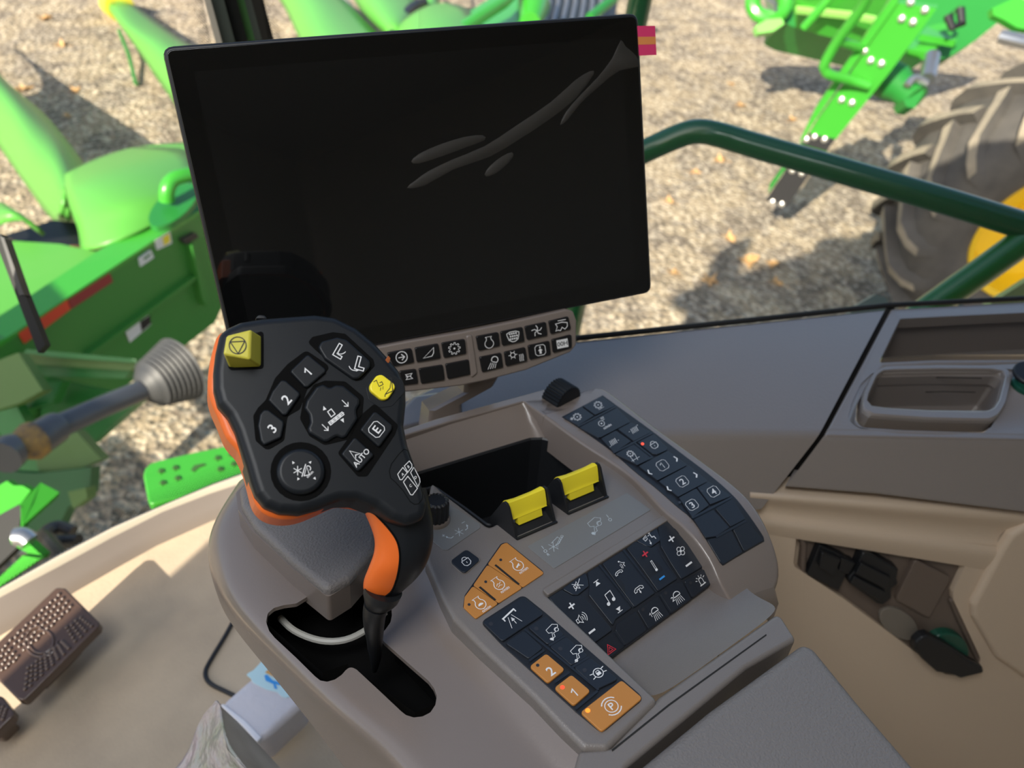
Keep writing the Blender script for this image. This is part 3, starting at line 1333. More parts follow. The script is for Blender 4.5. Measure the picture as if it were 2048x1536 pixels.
def sy_parking(p):
    p.arc((0, 0), .62, 0, 360, .42, n=22)
    p.arc((0, 0), .92, 35, 145, .5)
    p.arc((0, 0), .92, 215, 325, .5)
    p.text('P', (0.03, 0), .72)


def sy_wheel(p):
    p.arc((-.15, -.1), .55, 0, 360, .35)
    p.disc((-.15, -.1), .15)
    p.line([(.2, .3), (.85, .35)], .3)
    for i in range(4):
        p.line([(.3 + .18 * i, .55), (.4 + .18 * i, .95)], .25)


def key(s, poly, draw=None, h=2.0, base=0.4, r=1.2, b=.5, mats=None, name='button', parent=None, label=None, capm=None):
    """one push button: raised outline plus its printed symbol in the same mesh"""
    mb = MB()
    mb.prism(s, poly, h, base, r, b, 0)
    if draw:
        draw(mb, s, h + .12)
    return mb.build(name, mats or [KEY, WHITE], parent, label=label)


def D(*items):
    """list of (symbol function, centre px, R px, U px, material index, args)"""
    def f(mb, s, h):
        for it in items:
            fn, c, R, U = it[:4]
            m = it[4] if len(it) > 4 else 1
            fn(Pen(mb, s, c, R, U, h, m), *(it[5] if len(it) > 5 else ()))
    return f


def sc(v, k):
    return (v[0] * k, v[1] * k)


def tx(t):
    return lambda p: p.text(t)


def dot(p):
    p.disc((0, 0), 1)


armrest = thing('armrest_console', 'brown plastic armrest console with black and orange keypads, under the joystick', 'armrest', P0 + NA * -.10)

# ---- lower shell with the joystick gate
hts = [-72, -40, -21.5, -20, -20, -20, -19, -14, -7]
rows_px = [
    [(478, 985), (480, 972), (490, 962), (520, 950), (600, 935), (660, 915), (700, 905), (740, 895), (790, 890)],
    [(425, 1110), (414, 1075), (426, 1050), (458, 1040), (560, 1020), (680, 1000), (730, 985), (770, 975), (815, 965)],
    [(442, 1195), (424, 1135), (438, 1118), (473, 1107), (600, 1120), (740, 1090), (800, 1080), (830, 1070), (862, 1060)],
    [(474, 1250), (448, 1198), (456, 1190), (492, 1172), (640, 1210), (770, 1190), (812, 1172), (845, 1155), (874, 1130)],
    [(538, 1326), (512, 1272), (516, 1262), (556, 1240), (690, 1270), (790, 1240), (842, 1225), (880, 1215), (910, 1198)],
    [(618, 1424), (596, 1354), (597, 1344), (634, 1322), (760, 1330), (850, 1310), (895, 1295), (930, 1282), (960, 1258)],
    [(692, 1520), (688, 1444), (687, 1433), (726, 1412), (830, 1400), (905, 1385), (955, 1370), (993, 1352), (1022, 1322)],
    [(765, 1622), (772, 1514), (776, 1500), (810, 1482), (890, 1465), (965, 1452), (1015, 1436), (1052, 1416), (1085, 1385)],
    [(810, 1735), (830, 1598), (843, 1580), (880, 1562), (960, 1545), (1035, 1525), (1083, 1508), (1115, 1488), (1146, 1460)],
    [(880, 1840), (905, 1690), (920, 1670), (955, 1652), (1045, 1625), (1105, 1600), (1145, 1580), (1180, 1560), (1212, 1530)],
]
mb = MB()
mb.grid([[ARM.at(x, y, h * .001) for (x, y), h in zip(r, hts)] for r in rows_px])
shell = mb.build('shell', BROWN, armrest, sub=4)
sol = shell.modifiers.new('thick', 'SOLIDIFY')
sol.thickness = .003
sol.offset = -1
SLOT = [(545, 1243), (534, 1230), (528, 1214), (532, 1198), (545, 1188), (565, 1183), (590, 1180), (640, 1150), (700, 1130), (770, 1150), (782, 1180), (784, 1203), (781, 1218), (771, 1232), (763, 1240), (762, 1248), (768, 1257), (815, 1298), (858, 1335), (869, 1349), (875, 1365), (872, 1383), (862, 1398), (846, 1406), (828, 1408), (812, 1403), (802, 1395), (760, 1356), (712, 1312), (704, 1308), (697, 1308), (690, 1313), (682, 1322), (668, 1331), (652, 1334), (638, 1330), (627, 1321), (590, 1285)]
mbc = MB()
mbc.prism(ARM.shifted(-.02), SLOT, 15, -20, 3, 0, 0, cap0=True)
cut = mbc.build('cutter', BROWN, None, wn=False)
bo = shell.modifiers.new('gate', 'BOOLEAN')
bo.operation = 'DIFFERENCE'
bo.solver = 'EXACT'
bo.object = cut
_dg = bpy.context.evaluated_depsgraph_get()
_me = bpy.data.meshes.new_from_object(shell.evaluated_get(_dg))
shell.modifiers.clear()
shell.data = _me
_me.name = 'shell'
bpy.data.objects.remove(cut, do_unlink=True)
_me.set_sharp_from_angle(angle=math.radians(40))
# dark well under the gate
mb = MB()
S20 = ARM.shifted(-.024)
wp = [(525, 1215), (570, 1165), (700, 1120), (800, 1180), (790, 1240), (890, 1340), (890, 1400), (830, 1425), (695, 1328), (645, 1345), (540, 1252)]
uv = ccw([S20.hit(x, y) for x, y in wp])
n = len(uv)
vs = [S20.pos(u, v, 0) for u, v in uv] + [S20.pos(u, v, -.040) for u, v in uv]
mb.add(vs, [(i, n + i, n + (i + 1) % n, (i + 1) % n) for i in range(n)] + [tuple(range(n, 2 * n))])
mb.build('joystick_gate_well', BLACKDEEP, armrest)
# white cable seen down the gate
mb = MB()
mb.tube([ARM.at(x, y, -.042) for x, y in ((560, 1235), (590, 1262), (640, 1281), (690, 1280), (735, 1258), (770, 1225))], .0022, 8, smooth=4)
mb.build('cable', mat('pale_cable', (.45, .44, .40), .5), armrest, label='pale cable loop inside the dark joystick gate')

# ---- palm block under the joystick head
mb = MB()
blk = [(472, 985), (476, 1019), (503, 1061), (583, 1137), (656, 1195), (700, 1168), (752, 1110), (775, 1020), (720, 930), (560, 905)]
mb.prism(ARM, blk, -1.5, -23, 3, 0, 0)
mb.build('block', BROWN, armrest)
mb = MB()
mb.prism(ARM, [(478, 975), (482, 1008), (508, 1050), (585, 1122), (654, 1180), (700, 1155), (750, 1100), (770, 1015), (718, 925), (560, 900)], 4.5, -1.5, 4, 4.5, 0, seg=5)
mb.build('palm_rest', PADM, armrest, label='grained palm rest block in front of the gate')

# ---- keypad panel (grained face plate with rounded border)
mb = MB()
PAN = [(862, 960), (852, 1040), (851, 1120), (881, 1190), (905, 1236), (960, 1292), (1066, 1392), (1126, 1456), (1168, 1497), (1215, 1498), (1318, 1400), (1088, 1182), (1345, 1028), (1400, 1050), (1330, 960), (1200, 885), (1195, 925), (1090, 990), (978, 1054), (888, 985)]
mb.prism(ARM, PAN, 0, -26, 2, 3.2, 0, seg=5)
# groove lip above the centre key field
mb.prism(ARM, [(1085, 1178), (1332, 1026), (1342, 1036), (1096, 1190)], 1.2, -8, 1.5, .8, 0)
mb.build('face_plate', PANELM, armrest)

# ---- label plates
Z7 = zoomed(840, 850, 3.84)
R7, U7 = (.86, -.5), (-.62, -.78)
mb = MB()
mb.prism(ARM, Z7([(822, 930), (1590, 520), (1775, 650), (1030, 1102)]), .5, 0, 1.5, .3, 0)
pe = lambda c, k: (Z7(*c), sc(R7, k / 3.84), sc(U7, k / 3.84))
D((sy_star, *pe((1025, 935), 40)), (sy_auger, *pe((1075, 905), 62)),
  (sy_combine, *pe((1345, 765), 68), 1, (1,)),
  (tx('R'), *pe((985, 993), 22)), (lambda p: p.arc((0, 0), 1, 0, 360, .35), *pe((963, 968), 11)),
  (lambda p: p.line([(0, -1), (0, 1)], .35), *pe((942, 940), 14)),
  (lambda p: p.arc((0, 0), 1, 0, 360, .35), *pe((1460, 727), 11)), (lambda p: p.line([(0, -1), (0, 1)], .35), *pe((1440, 700), 14)))(mb, ARM, .65)
mb.build('label_plate', [LABELM, LGREY], armrest, label='long grey label plate below the two yellow levers')
mb = MB()
mb.prism(ARM, Z7([(95, 780), (215, 600), (460, 760), (462, 790), (215, 958), (180, 958), (60, 860)]), .5, 0, 1.5, .3, 0)
D((sy_star, *pe((300, 822), 34)), (lambda p: (p.line([(-1, 0), (0, 0)], .35), p.line([(-.5, -.5), (-.5, .5)], .35)), *pe((190, 843), 22)),
  (lambda p: (p.line([(1, -.5), (.2, -.6), (-.4, -.1), (-.6, .3)], .4), sy_arrowhead(p, (-.6, .3), (-.3, 1), .4)), *pe((225, 858), 28)),
  (lambda p: (p.line([(-.8, -.6), (.1, -.5), (.5, .3)], .4), sy_arrowhead(p, (.5, .3), (.2, 1), .45)), *pe((355, 785), 26)),
  (lambda p: p.line([(-1, 0), (1, 0)], .35), *pe((332, 748), 14)))(mb, ARM, .65)
mb.build('label_plate', [LABELM, LGREY], armrest, label='grey label plate beside the ribbed knob')
# plate low on the shell
Z8 = zoomed(800, 1220, 2.048)
LP = Surf(ARM.at(935, 1490, -.0185), NA, LA.cross(NA))
mb = MB()
mb.prism(LP, Z8([(128, 600), (235, 485), (272, 472), (760, 740), (620, 900), (300, 900)]), .8, -3, 3, .6, 0)
Pn = Pen(mb, LP, (0, 0), (1, 0), (0, 1), .95, 1)
Pn.line(Z8([(330, 665), (222, 610), (220, 590), (240, 576), (262, 580), (370, 645), (385, 640), (390, 622), (410, 620), (418, 632), (400, 668)]), .5)
Pn.line(Z8([(252, 575), (285, 540), (300, 548), (285, 566), (302, 575), (290, 588), (272, 580)]), .4)
Pn.line(Z8([(285, 568), (262, 556)]), .45)
Pn.fill(Z8([(250, 549), (272, 546), (264, 566)]))
mb.build('label_plate', [LABELM, LGREY], armrest, label='grey label plate low on the shell with a gate diagram')

# ---- trim bar and arm pad at the rear
mb = MB()
TRIM = Z8([(735, 572), (865, 560), (1062, 352), (1540, 15), (1565, 25), (1625, 118), (1420, 235), (925, 645), (880, 800), (700, 700)])
mb.prism(ARM, TRIM, -2.0, -30, 3, 3, 0, seg=4)
mb.build('trim_bar', PANELM, armrest)
mb = MB()
mb.flat(ARM, Z8([(866, 572), (1100, 385), (1500, 98), (1502, 104), (1104, 392), (870, 580)]), -1.85, 0, 0)
mb.build('trim_groove', CREASE, armrest)
mb = MB()
PAD = [(1262, 1545), (1420, 1415), (1606, 1281), (1630, 1290), (1720, 1400), (1846, 1545), (1990, 1740), (1500, 1980), (1180, 1720), (1200, 1600)]
mb.prism(ARM, PAD, 3, -45, 4, 7, 0, seg=5)
mb.build('arm_pad', PADM, armrest)

# ---- right hand strip housing with its rolled-down rear end
_, V0 = ARM.hit(1440, 985, .006)
_, V1 = ARM.hit(1215, 1100, 0)


def roll(u, v):
    d = max(0.0, V0 - v)
    return -d * d / (2 * .062)


STRIP = Surf(P0 + NA * .006, NA, LA.cross(NA), roll)
Z1 = zoomed(1080, 740, 3.6571)
ZI = lambda *p: Z1(*p)
inner_e = [(1047, 803), (1085, 829), (1162, 885), (1255, 947), (1326, 1019), (1358, 1045), (1389, 1077), (1418, 1118), (1440, 1165), (1462, 1203)]
outer_e = [(1190, 786), (1212, 778), (1304, 847), (1408, 922), (1476, 974), (1512, 1013), (1538, 1060), (1556, 1112), (1559, 1150), (1552, 1172)]


def resamp(p, n):
    P = [Vector(q) for q in cat2(p, 6)]
    d = [0]
    for i in range(1, len(P)):
        d.append(d[-1] + (P[i] - P[i - 1]).length)
    out = []
    for k in range(n):
        t = d[-1] * k / (n - 1)
        i = max(j for j in range(len(P)) if d[j] <= t + 1e-9)
        if i >= len(P) - 1:
            out.append(P[-1])
        else:
            out.append(P[i].lerp(P[i + 1], (t - d[i]) / (d[i + 1] - d[i])))
    return out


NS = 44
ie, oe = resamp(inner_e, NS), resamp(outer_e, NS)
rows = []
for a, b in zip(ie, oe):
    ua, ub = Vector(STRIP.hit(*a)), Vector(STRIP.hit(*b))
    e = (ub - ua).normalized()
    r = [STRIP.pos(*(ua - e * .001), -.030), STRIP.pos(*ua, -.0035)]
    for k in range(4):
        t = PI / 2 * k / 3
        r.append(STRIP.pos(*(ua + e * .002 * (1 - math.cos(t))), -.002 * (1 - math.sin(t))))
    for k in range(1, 4):
        r.append(STRIP.pos(*ua.lerp(ub, k / 4), 0))
    for k in range(5):
        t = PI / 2 * k / 4
        r.append(STRIP.pos(*(ub - e * .004 * (1 - math.sin(t))), -.004 * (1 - math.cos(t))))
    r.append(STRIP.pos(*(ub + e * .0015), -.03))
    rows.append(r)
mb = MB()
mb.grid(rows)
# front wall
mb.add(rows[0], [tuple(range(len(rows[0])))])
# rear end closes downwards to the trim
last = rows[-1]
back = [q - LA * .006 - NA * (.010) for q in last]
back2 = [q - LA * .004 - NA * (.030) for q in last]
mb.grid([last, back, back2])
# front deck joining the two sides of the bin
mb.prism(STRIP, [(798, 862), (870, 838), (1102, 775), (1166, 812), (1088, 832), (1047, 803), (900, 843), (806, 872)], 0, -34, 1, 1.2, 0)
mb.build('strip_housing', BROWN, armrest, sharp=40)

# ---- bin in front of the levers
BINR = [(760, 966), (820, 950), (1060, 877), (1085, 876), (1130, 888), (1183, 911), (1196, 925), (1090, 992), (978, 1054), (930, 1018), (868, 975), (790, 995)]
B_ = ARM.shifted(-.014)
mb = MB()
rim = [B_.at(x, y) for x, y in BINR[:6]]
top = [STRIP.at(x, y, -.001) for x, y in ((740, 880), (790, 868), (1040, 805), (1052, 808), (1100, 840), (1164, 887))]
mid = [a.lerp(b, .55) + NA * .001 for a, b in zip(top, rim)]
mb.grid([top, mid, rim])
mb.build('bin_surround', BROWN, armrest, sharp=60)
mb = MB()
uv = ccw(rounded([B_.hit(x, y) for x, y in BINR], .004))
n = len(uv)
rg = []
for h, d in ((-.002, -.0012), (.0006, -.0004), (.0012, .0008), (0, .002), (-.03, .004), (-.065, .007)):
    rg.append([B_.pos(u, v, h) for u, v in inset(uv, d)])
for a, b in zip(rg[:-1], rg[1:]):
    mb.add(a + b, [(i, (i + 1) % n, n + (i + 1) % n, n + i) for i in range(n)])
mb.add(rg[-1], [tuple(range(n))])
mb.build('storage_bin', BLACK, armrest, label='black open storage bin behind the yellow levers')

# ---- two yellow levers in black housings


def lever(dx, dy, lab):
    q = lambda x, y: (Z7(x, y)[0] + dx, Z7(x, y)[1] + dy)
    A = ARM
    fl, fr = A.at(*q(742, 885)), A.at(*q(1052, 752))
    ax = (fr - fl)
    w = ax.length
    ax.normalize()
    bl = fl + LA * .026
    mbh = MB()
    # cheeks
    for k in (0, 1):
        o = fl + ax * (w - .0016) * k
        prof = [(0, 0), (.001, .0012), (.0105, .0215), (.0125, .0235), (.0150, .0235), (.0165, .022), (.028, -.002), (.026, -.004), (0, -.004)]
        p1 = [o + LA * a + NA * b for a, b in prof]
        p2 = [p + ax * .0016 for p in p1]
        n_ = len(p1)
        mbh.add(p1 + p2, [tuple(range(n_ - 1, -1, -1)), tuple(range(n_, 2 * n_))] + [(i, (i + 1) % n_, n_ + (i + 1) % n_, n_ + i) for i in range(n_)])
    # sloping tray between the cheeks and its front lip
    sec = [(-.0005, -.004), (-.0005, .0016), (.0012, .0016), (.0022, -.0005), (.0105, .0045), (.011, .0045), (.011, -.004)]
    p1 = [fl + LA * a + NA * b for a, b in sec]
    p2 = [p + ax * w for p in p1]
    n_ = len(p1)
    mbh.add(p1 + p2, [(i, (i + 1) % n_, n_ + (i + 1) % n_, n_ + i) for i in range(n_)])
    h_ = mbh.build('lever_housing', BLACK, armrest, label=lab[0], bevel=.0004)
    # yellow rocker: concave finger face, then a tongue
    mbl = MB()
    sec = [(.0190, .0190), (.0172, .0222), (.0150, .0232), (.0128, .0228), (.0118, .0205), (.0105, .0165), (.0094, .0128), (.0092, .0112), (.0086, .0106), (.0100, .0098), (.016, .0098)]
    rws = []
    for i in range(13):
        t = i / 12
        dip = .0016 * math.sin(PI * t)
        rws.append([fl + ax * (.0022 + (w - .0044) * t) + LA * (a + (dip if 3 <= k <= 6 else 0) * .6) + NA * (b - (dip if 1 <= k <= 4 else 0)) for k, (a, b) in enumerate(sec)])
    mbl.grid(rws)
    mbl.add(rws[0], [tuple(range(len(sec)))])
    mbl.add(rws[-1], [tuple(range(len(sec) - 1, -1, -1))])
    t0, t1 = .22, .80
    c = [fl + ax * w * t + LA * a + NA * b for t in (t0, t1) for a, b in ((.0092, .0114), (.0070, .0050), (.011, .005), (.012, .011))]
    mbl.add(c, [(0, 1, 2, 3), (7, 6, 5, 4), (0, 4, 5, 1), (1, 5, 6, 2), (2, 6, 7, 3), (3, 7, 4, 0)])
    l_ = mbl.build('lever', YELLOW, h_, sharp=38, label=lab[1])
    return h_


lever(0, 0, ('black housing of the yellow lever nearer the joystick', 'yellow finger lever nearer the joystick'))
lever(102.5, -50.5, ('black housing of the yellow lever nearer the strip of keys', 'yellow finger lever nearer the strip of keys'))

# ---- ribbed knob and thumb wheel
mb = MB()
kb = ARM.at(872, 1040, .000)
mb.lathe(kb, NA, [(.0098, -.003), (.0098, .0015), (.0090, .003)], 40, m=1)
mb.lathe(kb, NA, [(.0085, .002), (.0085, .0155), (.0080, .0175), (.0066, .0185), (.0060, .0178), (.0002, .0180)], 96, rib=(16, .10))
mb.build('knob', [BLACK, BROWN], armrest, label='black ribbed knob at the edge of the joystick grip')
mb = MB()
wc = STRIP.at(1126, 800, -.002) + LA * -.003
mb.lathe(wc - LA * .004, LA, [(.0135, 0), (.0156, .0008), (.0156, .0182), (.0135, .019), (.002, .019)], 192, rib=(32, .07))
mb.build('thumb_wheel', BLACKG, armrest, label='black ribbed thumb wheel at the front edge of the deck')

# ---- lock key beside the orange throttle keys
Z3 = zoomed(880, 1060, 3.4909)
R3, U3 = (.82, -.57), (-.66, -.75)
p3 = lambda c, k: (Z3(*c), sc(R3, k / 3.4909), sc(U3, k / 3.4909))
mb = MB()
mb.prism(ARM, Z3([(60, 214), (183, 118), (298, 200), (168, 318)]), .9, -.5, 4, .8, 0)
kp = mb.build('keypad', PANELM, armrest, label='small raised bezel round the lock key')
key(ARM, Z3([(70, 216), (184, 130), (284, 204), (168, 306)]), D((sy_lock, *p3((180, 216), 36))), 1.6, .5, 3, .5, parent=kp, label='black lock key on the panel beside the label plate')

# ---- orange throttle keys (one foil, three fields)
mb = MB()
mb.prism(ARM, Z3([(466, 82), (735, 298), (250, 624), (160, 540), (172, 455), (424, 96)]), .3, -.3, 3, .2, 0)
kp = mb.build('keypad', KEYB, armrest, label='triangular pad of three orange engine speed keys')
OM = [ORANGE_KEY, WHITE, CREASE, OFFLED]
for poly, ic, tc, led, kind, lab in (
        ([(430, 100), (466, 86), (728, 299), (580, 398), (334, 236)], (540, 243), (583, 280), (424, 208), 'fast', 'orange engine speed key at the wide end of the triangle'),
        ([(331, 241), (577, 401), (412, 508), (232, 384)], (408, 376), (453, 415), (319, 361), 'mid', 'orange engine speed key in the middle of the triangle'),
        ([(229, 389), (408, 511), (250, 619), (165, 540), (172, 465)], (278, 512), (324, 549), (203, 520), 'slow', 'orange engine speed key at the narrow end of the triangle')):
    key(ARM, Z3(poly), D((sy_engine, *p3(ic, 42), 1, (kind,)), (tx('n/min'), *p3(tc, 22)), (dot, *p3(led, 10), 3)), 1.2, .3, 1.6, .3, OM, parent=kp, label=lab)
for a, b in (((385, 243), (552, 380)), ((276, 397), (387, 490))):
    mb = MB()
    mb.stroke(ARM, [Z3(*a), Z3(*b)], 1.5, 1.36, 0)
    mb.build('key_divider', CREASE, kp)

# ---- long keypad by the joystick gate
mb = MB()
mb.prism(ARM, Z3([(282, 642), (580, 450), (742, 580), (1428, 1174), (1130, 1420), (955, 1275), (430, 800)]), .5, -.3, 4, .3, 0)
kp = mb.build('keypad', KEYB, armrest, label='long black keypad with orange keys beside the joystick gate')
LEDK = [KEY, WHITE, OFFLED]
LEDO = [ORANGE_KEY, WHITE, OFFLED, REDLED, AMBLED]
for poly, dr, ms, lab in (
        ([(294, 642), (582, 462), (726, 584), (436, 778)], D((sy_road, *p3((497, 610), 66)), (dot, *p3((355, 655), 15), 2)), LEDK, 'wide black key with a lane symbol'),
        ([(452, 786), (588, 698), (722, 822), (622, 900)], None, LEDK, 'plain black key without a symbol'),
        ([(612, 676), (735, 594), (872, 732), (752, 800)], D((sy_combine, *p3((788, 704), 56), 1, (1,)), (dot, *p3((672, 688), 15), 2)), LEDK, 'black key with a harvester symbol beside the lane key'),
        ([(760, 808), (880, 742), (1040, 880), (918, 946)], D((sy_combine, *p3((958, 850), 56), 1, (2,)), (dot, *p3((840, 828), 15), 2)), LEDK, 'black key with a harvester symbol in the middle of the row'),
        ([(930, 954), (1046, 888), (1250, 1040), (1102, 1110)], D((sy_difflock, *p3((1105, 997), 56)), (dot, *p3((1010, 978), 15), 2)), LEDK, 'black key with a lock symbol above the parking key'),
        ([(625, 950), (742, 860), (874, 972), (755, 1068)], D((tx('2'), *p3((772, 985), 66)), (dot, *p3((682, 944), 12), 2)), LEDO, 'orange key marked 2'),
        ([(797, 1100), (917, 1008), (1053, 1122), (935, 1226)], D((tx('1'), *p3((940, 1135), 60)), (dot, *p3((855, 1098), 15), 3)), LEDO, 'orange key marked 1 with a lit red light'),
        ([(980, 1270), (1268, 1046), (1416, 1172), (1130, 1408)], D((sy_parking, *p3((1197, 1230), 72)), (dot, *p3((1032, 1260), 17), 4)), LEDO, 'large orange parking brake key marked P')):
    key(ARM, Z3(poly), dr, 1.9, .5, 2, .5, ms, parent=kp, label=lab)
mb = MB()
for a, b in (((590, 690), (1108, 1116)), ((622, 912), (728, 836)), ((800, 1062), (905, 990)), ((948, 1246), (1100, 1122)), ((760, 806), (870, 740)), ((925, 955), (1040, 886))):
    mb = MB()
    mb.stroke(ARM, [Z3(*a), Z3(*b)], 1.4, 2.1, 0)
    mb.build('key_divider', KEY, kp)

# ---- strip of keys on the right
mb = MB()
so = [(160, 345), (300, 262), (455, 188), (480, 196), (560, 262), (690, 355), (820, 450), (1010, 595), (1230, 762), (1405, 915), (1505, 1035), (1600, 1170), (1645, 1250), (1500, 1338), (1350, 1430), (1315, 1405), (1212, 1240), (1110, 1092), (1000, 1000), (850, 868), (700, 750), (530, 602), (400, 505), (275, 420)]
# base follows the roll: a strip of quads between the two long edges
lo = resamp([(160, 345), (275, 420), (400, 505), (530, 602), (700, 750), (850, 868), (1000, 1000), (1110, 1092), (1212, 1240), (1315, 1405), (1335, 1432)], 40)
ro = resamp([(458, 188), (560, 262), (690, 355), (820, 450), (1010, 595), (1230, 762), (1405, 915), (1505, 1035), (1600, 1170), (1645, 1245), (1640, 1256)], 40)
rws = []
for a, b in zip(lo, ro):
    ua, ub = STRIP.hit(*Z1(*a)), STRIP.hit(*Z1(*b))
    rws.append([STRIP.pos(*ua, -.001), STRIP.pos(*ua, .0004)] + [STRIP.pos(ua[0] + (ub[0] - ua[0]) * k / 3, ua[1] + (ub[1] - ua[1]) * k / 3, .0004) for k in (1, 2)] + [STRIP.pos(*ub, .0004), STRIP.pos(*ub, -.001)])
mb.grid(rws)
kp = mb.build('keypad', KEYB, armrest, label='long black strip of keys on the raised right rim')
R1, U1 = (.86, -.50), (-.62, -.78)
p1 = lambda c, k: (Z1(*c), sc(R1, k / 3.6571), sc(U1, k / 3.6571))
SK = [KEY, WHITE, OFFLED, REDLED]


def arrows(p, d):
    p.line([(-.1 * d, -.9), (.5 * d, -.2), (.1 * d, .8)], .9)


for poly, dr, lab in (
        ([(172, 344), (302, 268), (396, 334), (280, 406)], D((sy_gear, *p1((272, 343), 28)), (sy_star, *p1((232, 357), 12))), 'key with a gear symbol at the front corner'),
        ([(312, 262), (452, 194), (552, 262), (404, 328)], D((sy_gear, *p1((425, 255), 28)), (lambda p: p.line([(-1, 0), (1, 0)], .3), *p1((448, 280), 22))), 'key with a gear symbol at the front right'),
        ([(284, 416), (556, 271), (656, 372), (430, 496)], D((sy_wheel, *p1((452, 385), 38)), (tx('n/min'), *p1((492, 412), 20))), 'wide key marked n/min'),
        ([(446, 500), (552, 440), (668, 520), (542, 604)], D((sy_bars, *p1((535, 527), 44), 1, (1,))), 'key with a row of bars nearer the levers'),
        ([(568, 430), (662, 382), (818, 454), (686, 520)], D((sy_bars, *p1((690, 438), 44), 1, (0,))), 'key with a row of bars at the outer edge'),
        ([(548, 614), (684, 538), (812, 634), (712, 692)], D((sy_gear, *p1((660, 612), 24)), (lambda p: (p.line([(-1, -.4), (1, -.4)], .3), p.line([(-.6, .6), (-.6, -.8)], .3), p.line([(.6, .9), (.3, -.8)], .3)), *p1((690, 640), 34))), 'key with a spreader symbol'),
        ([(704, 520), (826, 462), (936, 572), (860, 618), (822, 612)], D((sy_lock, *p1((832, 545), 32)), (dot, *p1((750, 540), 11), 3)), 'lock key with a lit red light'),
        ([(722, 702), (932, 588), (1076, 690), (858, 806)], D((sy_box, *p1((896, 697), 40), 1, ('1',)), (arrows, *p1((805, 745), 26), 1, (-1,)), (arrows, *p1((988, 650), 26), 1, (1,))), 'rocker key marked 1'),
        ([(868, 812), (1086, 694), (1224, 806), (1008, 924)], D((sy_box, *p1((1041, 815), 40), 1, ('2',)), (arrows, *p1((945, 865), 26), 1, (-1,)), (arrows, *p1((1132, 767), 26), 1, (1,))), 'rocker key marked 2'),
        ([(1014, 932), (1142, 862), (1238, 988), (1114, 1078)], D((sy_box, *p1((1112, 986), 40), 1, ('3',)), (dot, *p1((1022, 968), 10), 2)), 'key marked 3'),
        ([(1150, 858), (1228, 812), (1402, 922), (1246, 984)], D((sy_box, *p1((1269, 889), 40), 1, ('4',)), (dot, *p1((1184, 884), 10), 2)), 'key marked 4'),
        ([(1126, 1092), (1268, 1020), (1388, 1152), (1290, 1216), (1212, 1228)], None, 'plain key beside the outer plain key'),
        ([(1282, 1012), (1408, 936), (1504, 1090), (1396, 1146)], None, 'plain key at the outer edge'),
        ([(1222, 1242), (1296, 1222), (1396, 1166), (1484, 1332), (1345, 1420), (1320, 1402)], None, 'plain key at the rolled rear end'),
        ([(1412, 1162), (1512, 1104), (1636, 1246), (1494, 1328)], None, 'plain key at the rear outer corner')):
    key(STRIP, Z1(poly), dr, 1.7, .4, 1.2, .4, SK, parent=kp, label=lab)
mb = MB()
for a, b in (((278, 412), (556, 266)), ((436, 490), (658, 374)), ((536, 606), (824, 458)), ((705, 692), (824, 634)), ((862, 608), (930, 578)), ((855, 802), (1074, 690)), ((1006, 922), (1222, 808)), ((1112, 1082), (1404, 930)), ((1288, 1222), (1506, 1102)), ((690, 530), (822, 634))):
    mb = MB()
    mb.stroke(STRIP, [Z1(*a), Z1(*((a[0] + b[0]) / 2, (a[1] + b[1]) / 2)), Z1(*b)], 1.5, 2.2, 0)
    mb.build('key_divider', KEY, kp)

# ---- rolled centre key field
Z2 = zoomed(1040, 1000, 4.6545)


def roll2(u, v):
    # starts at the lip; the lip runs across the armrest
    d = max(0.0, VL(u) - v)
    return -.0015 - d * d / (2 * .085) - d * .06


_ua, _ub = Vector(ARM.hit(*Z2(230, 880))), Vector(ARM.hit(*Z2(1370, 175)))


def VL(u):
    return _ua.y + (_ub.y - _ua.y) * (u - _ua.x) / (_ub.x - _ua.x)


MOD = Surf(P0, NA, LA.cross(NA), roll2)
lo = resamp([(228, 872), (270, 920), (370, 1040), (470, 1170), (590, 1290), (700, 1380), (765, 1450), (850, 1475)], 26)
ro = resamp([(1360, 172), (1420, 235), (1500, 325), (1570, 415), (1650, 520), (1720, 620), (1770, 700), (1798, 775)], 26)
rws = []
for a, b in zip(lo, ro):
    ua, ub = Vector(MOD.hit(*Z2(*a))), Vector(MOD.hit(*Z2(*b)))
    rws.append([MOD.pos(*ua, -.004)] + [MOD.pos(*ua.lerp(ub, k / 6), .0003) for k in range(7)] + [MOD.pos(*ub, -.004)])
mb = MB()
mb.grid(rws)
mb.grid([rws[-1], [q - NA * .012 + LA * .003 for q in rws[-1]]])
kp = mb.build('keypad', KEYB, armrest, sharp=50, label='rolled black key field for radio, phone and climate')
R2, U2 = (.80, -.60), (-.52, -.85)
p2 = lambda c, k: (Z2(*c), sc(R2, k / 4.6545), sc(U2, k / 4.6545))
MK = [KEY, WHITE, REDP, BLUEP, OFFLED]
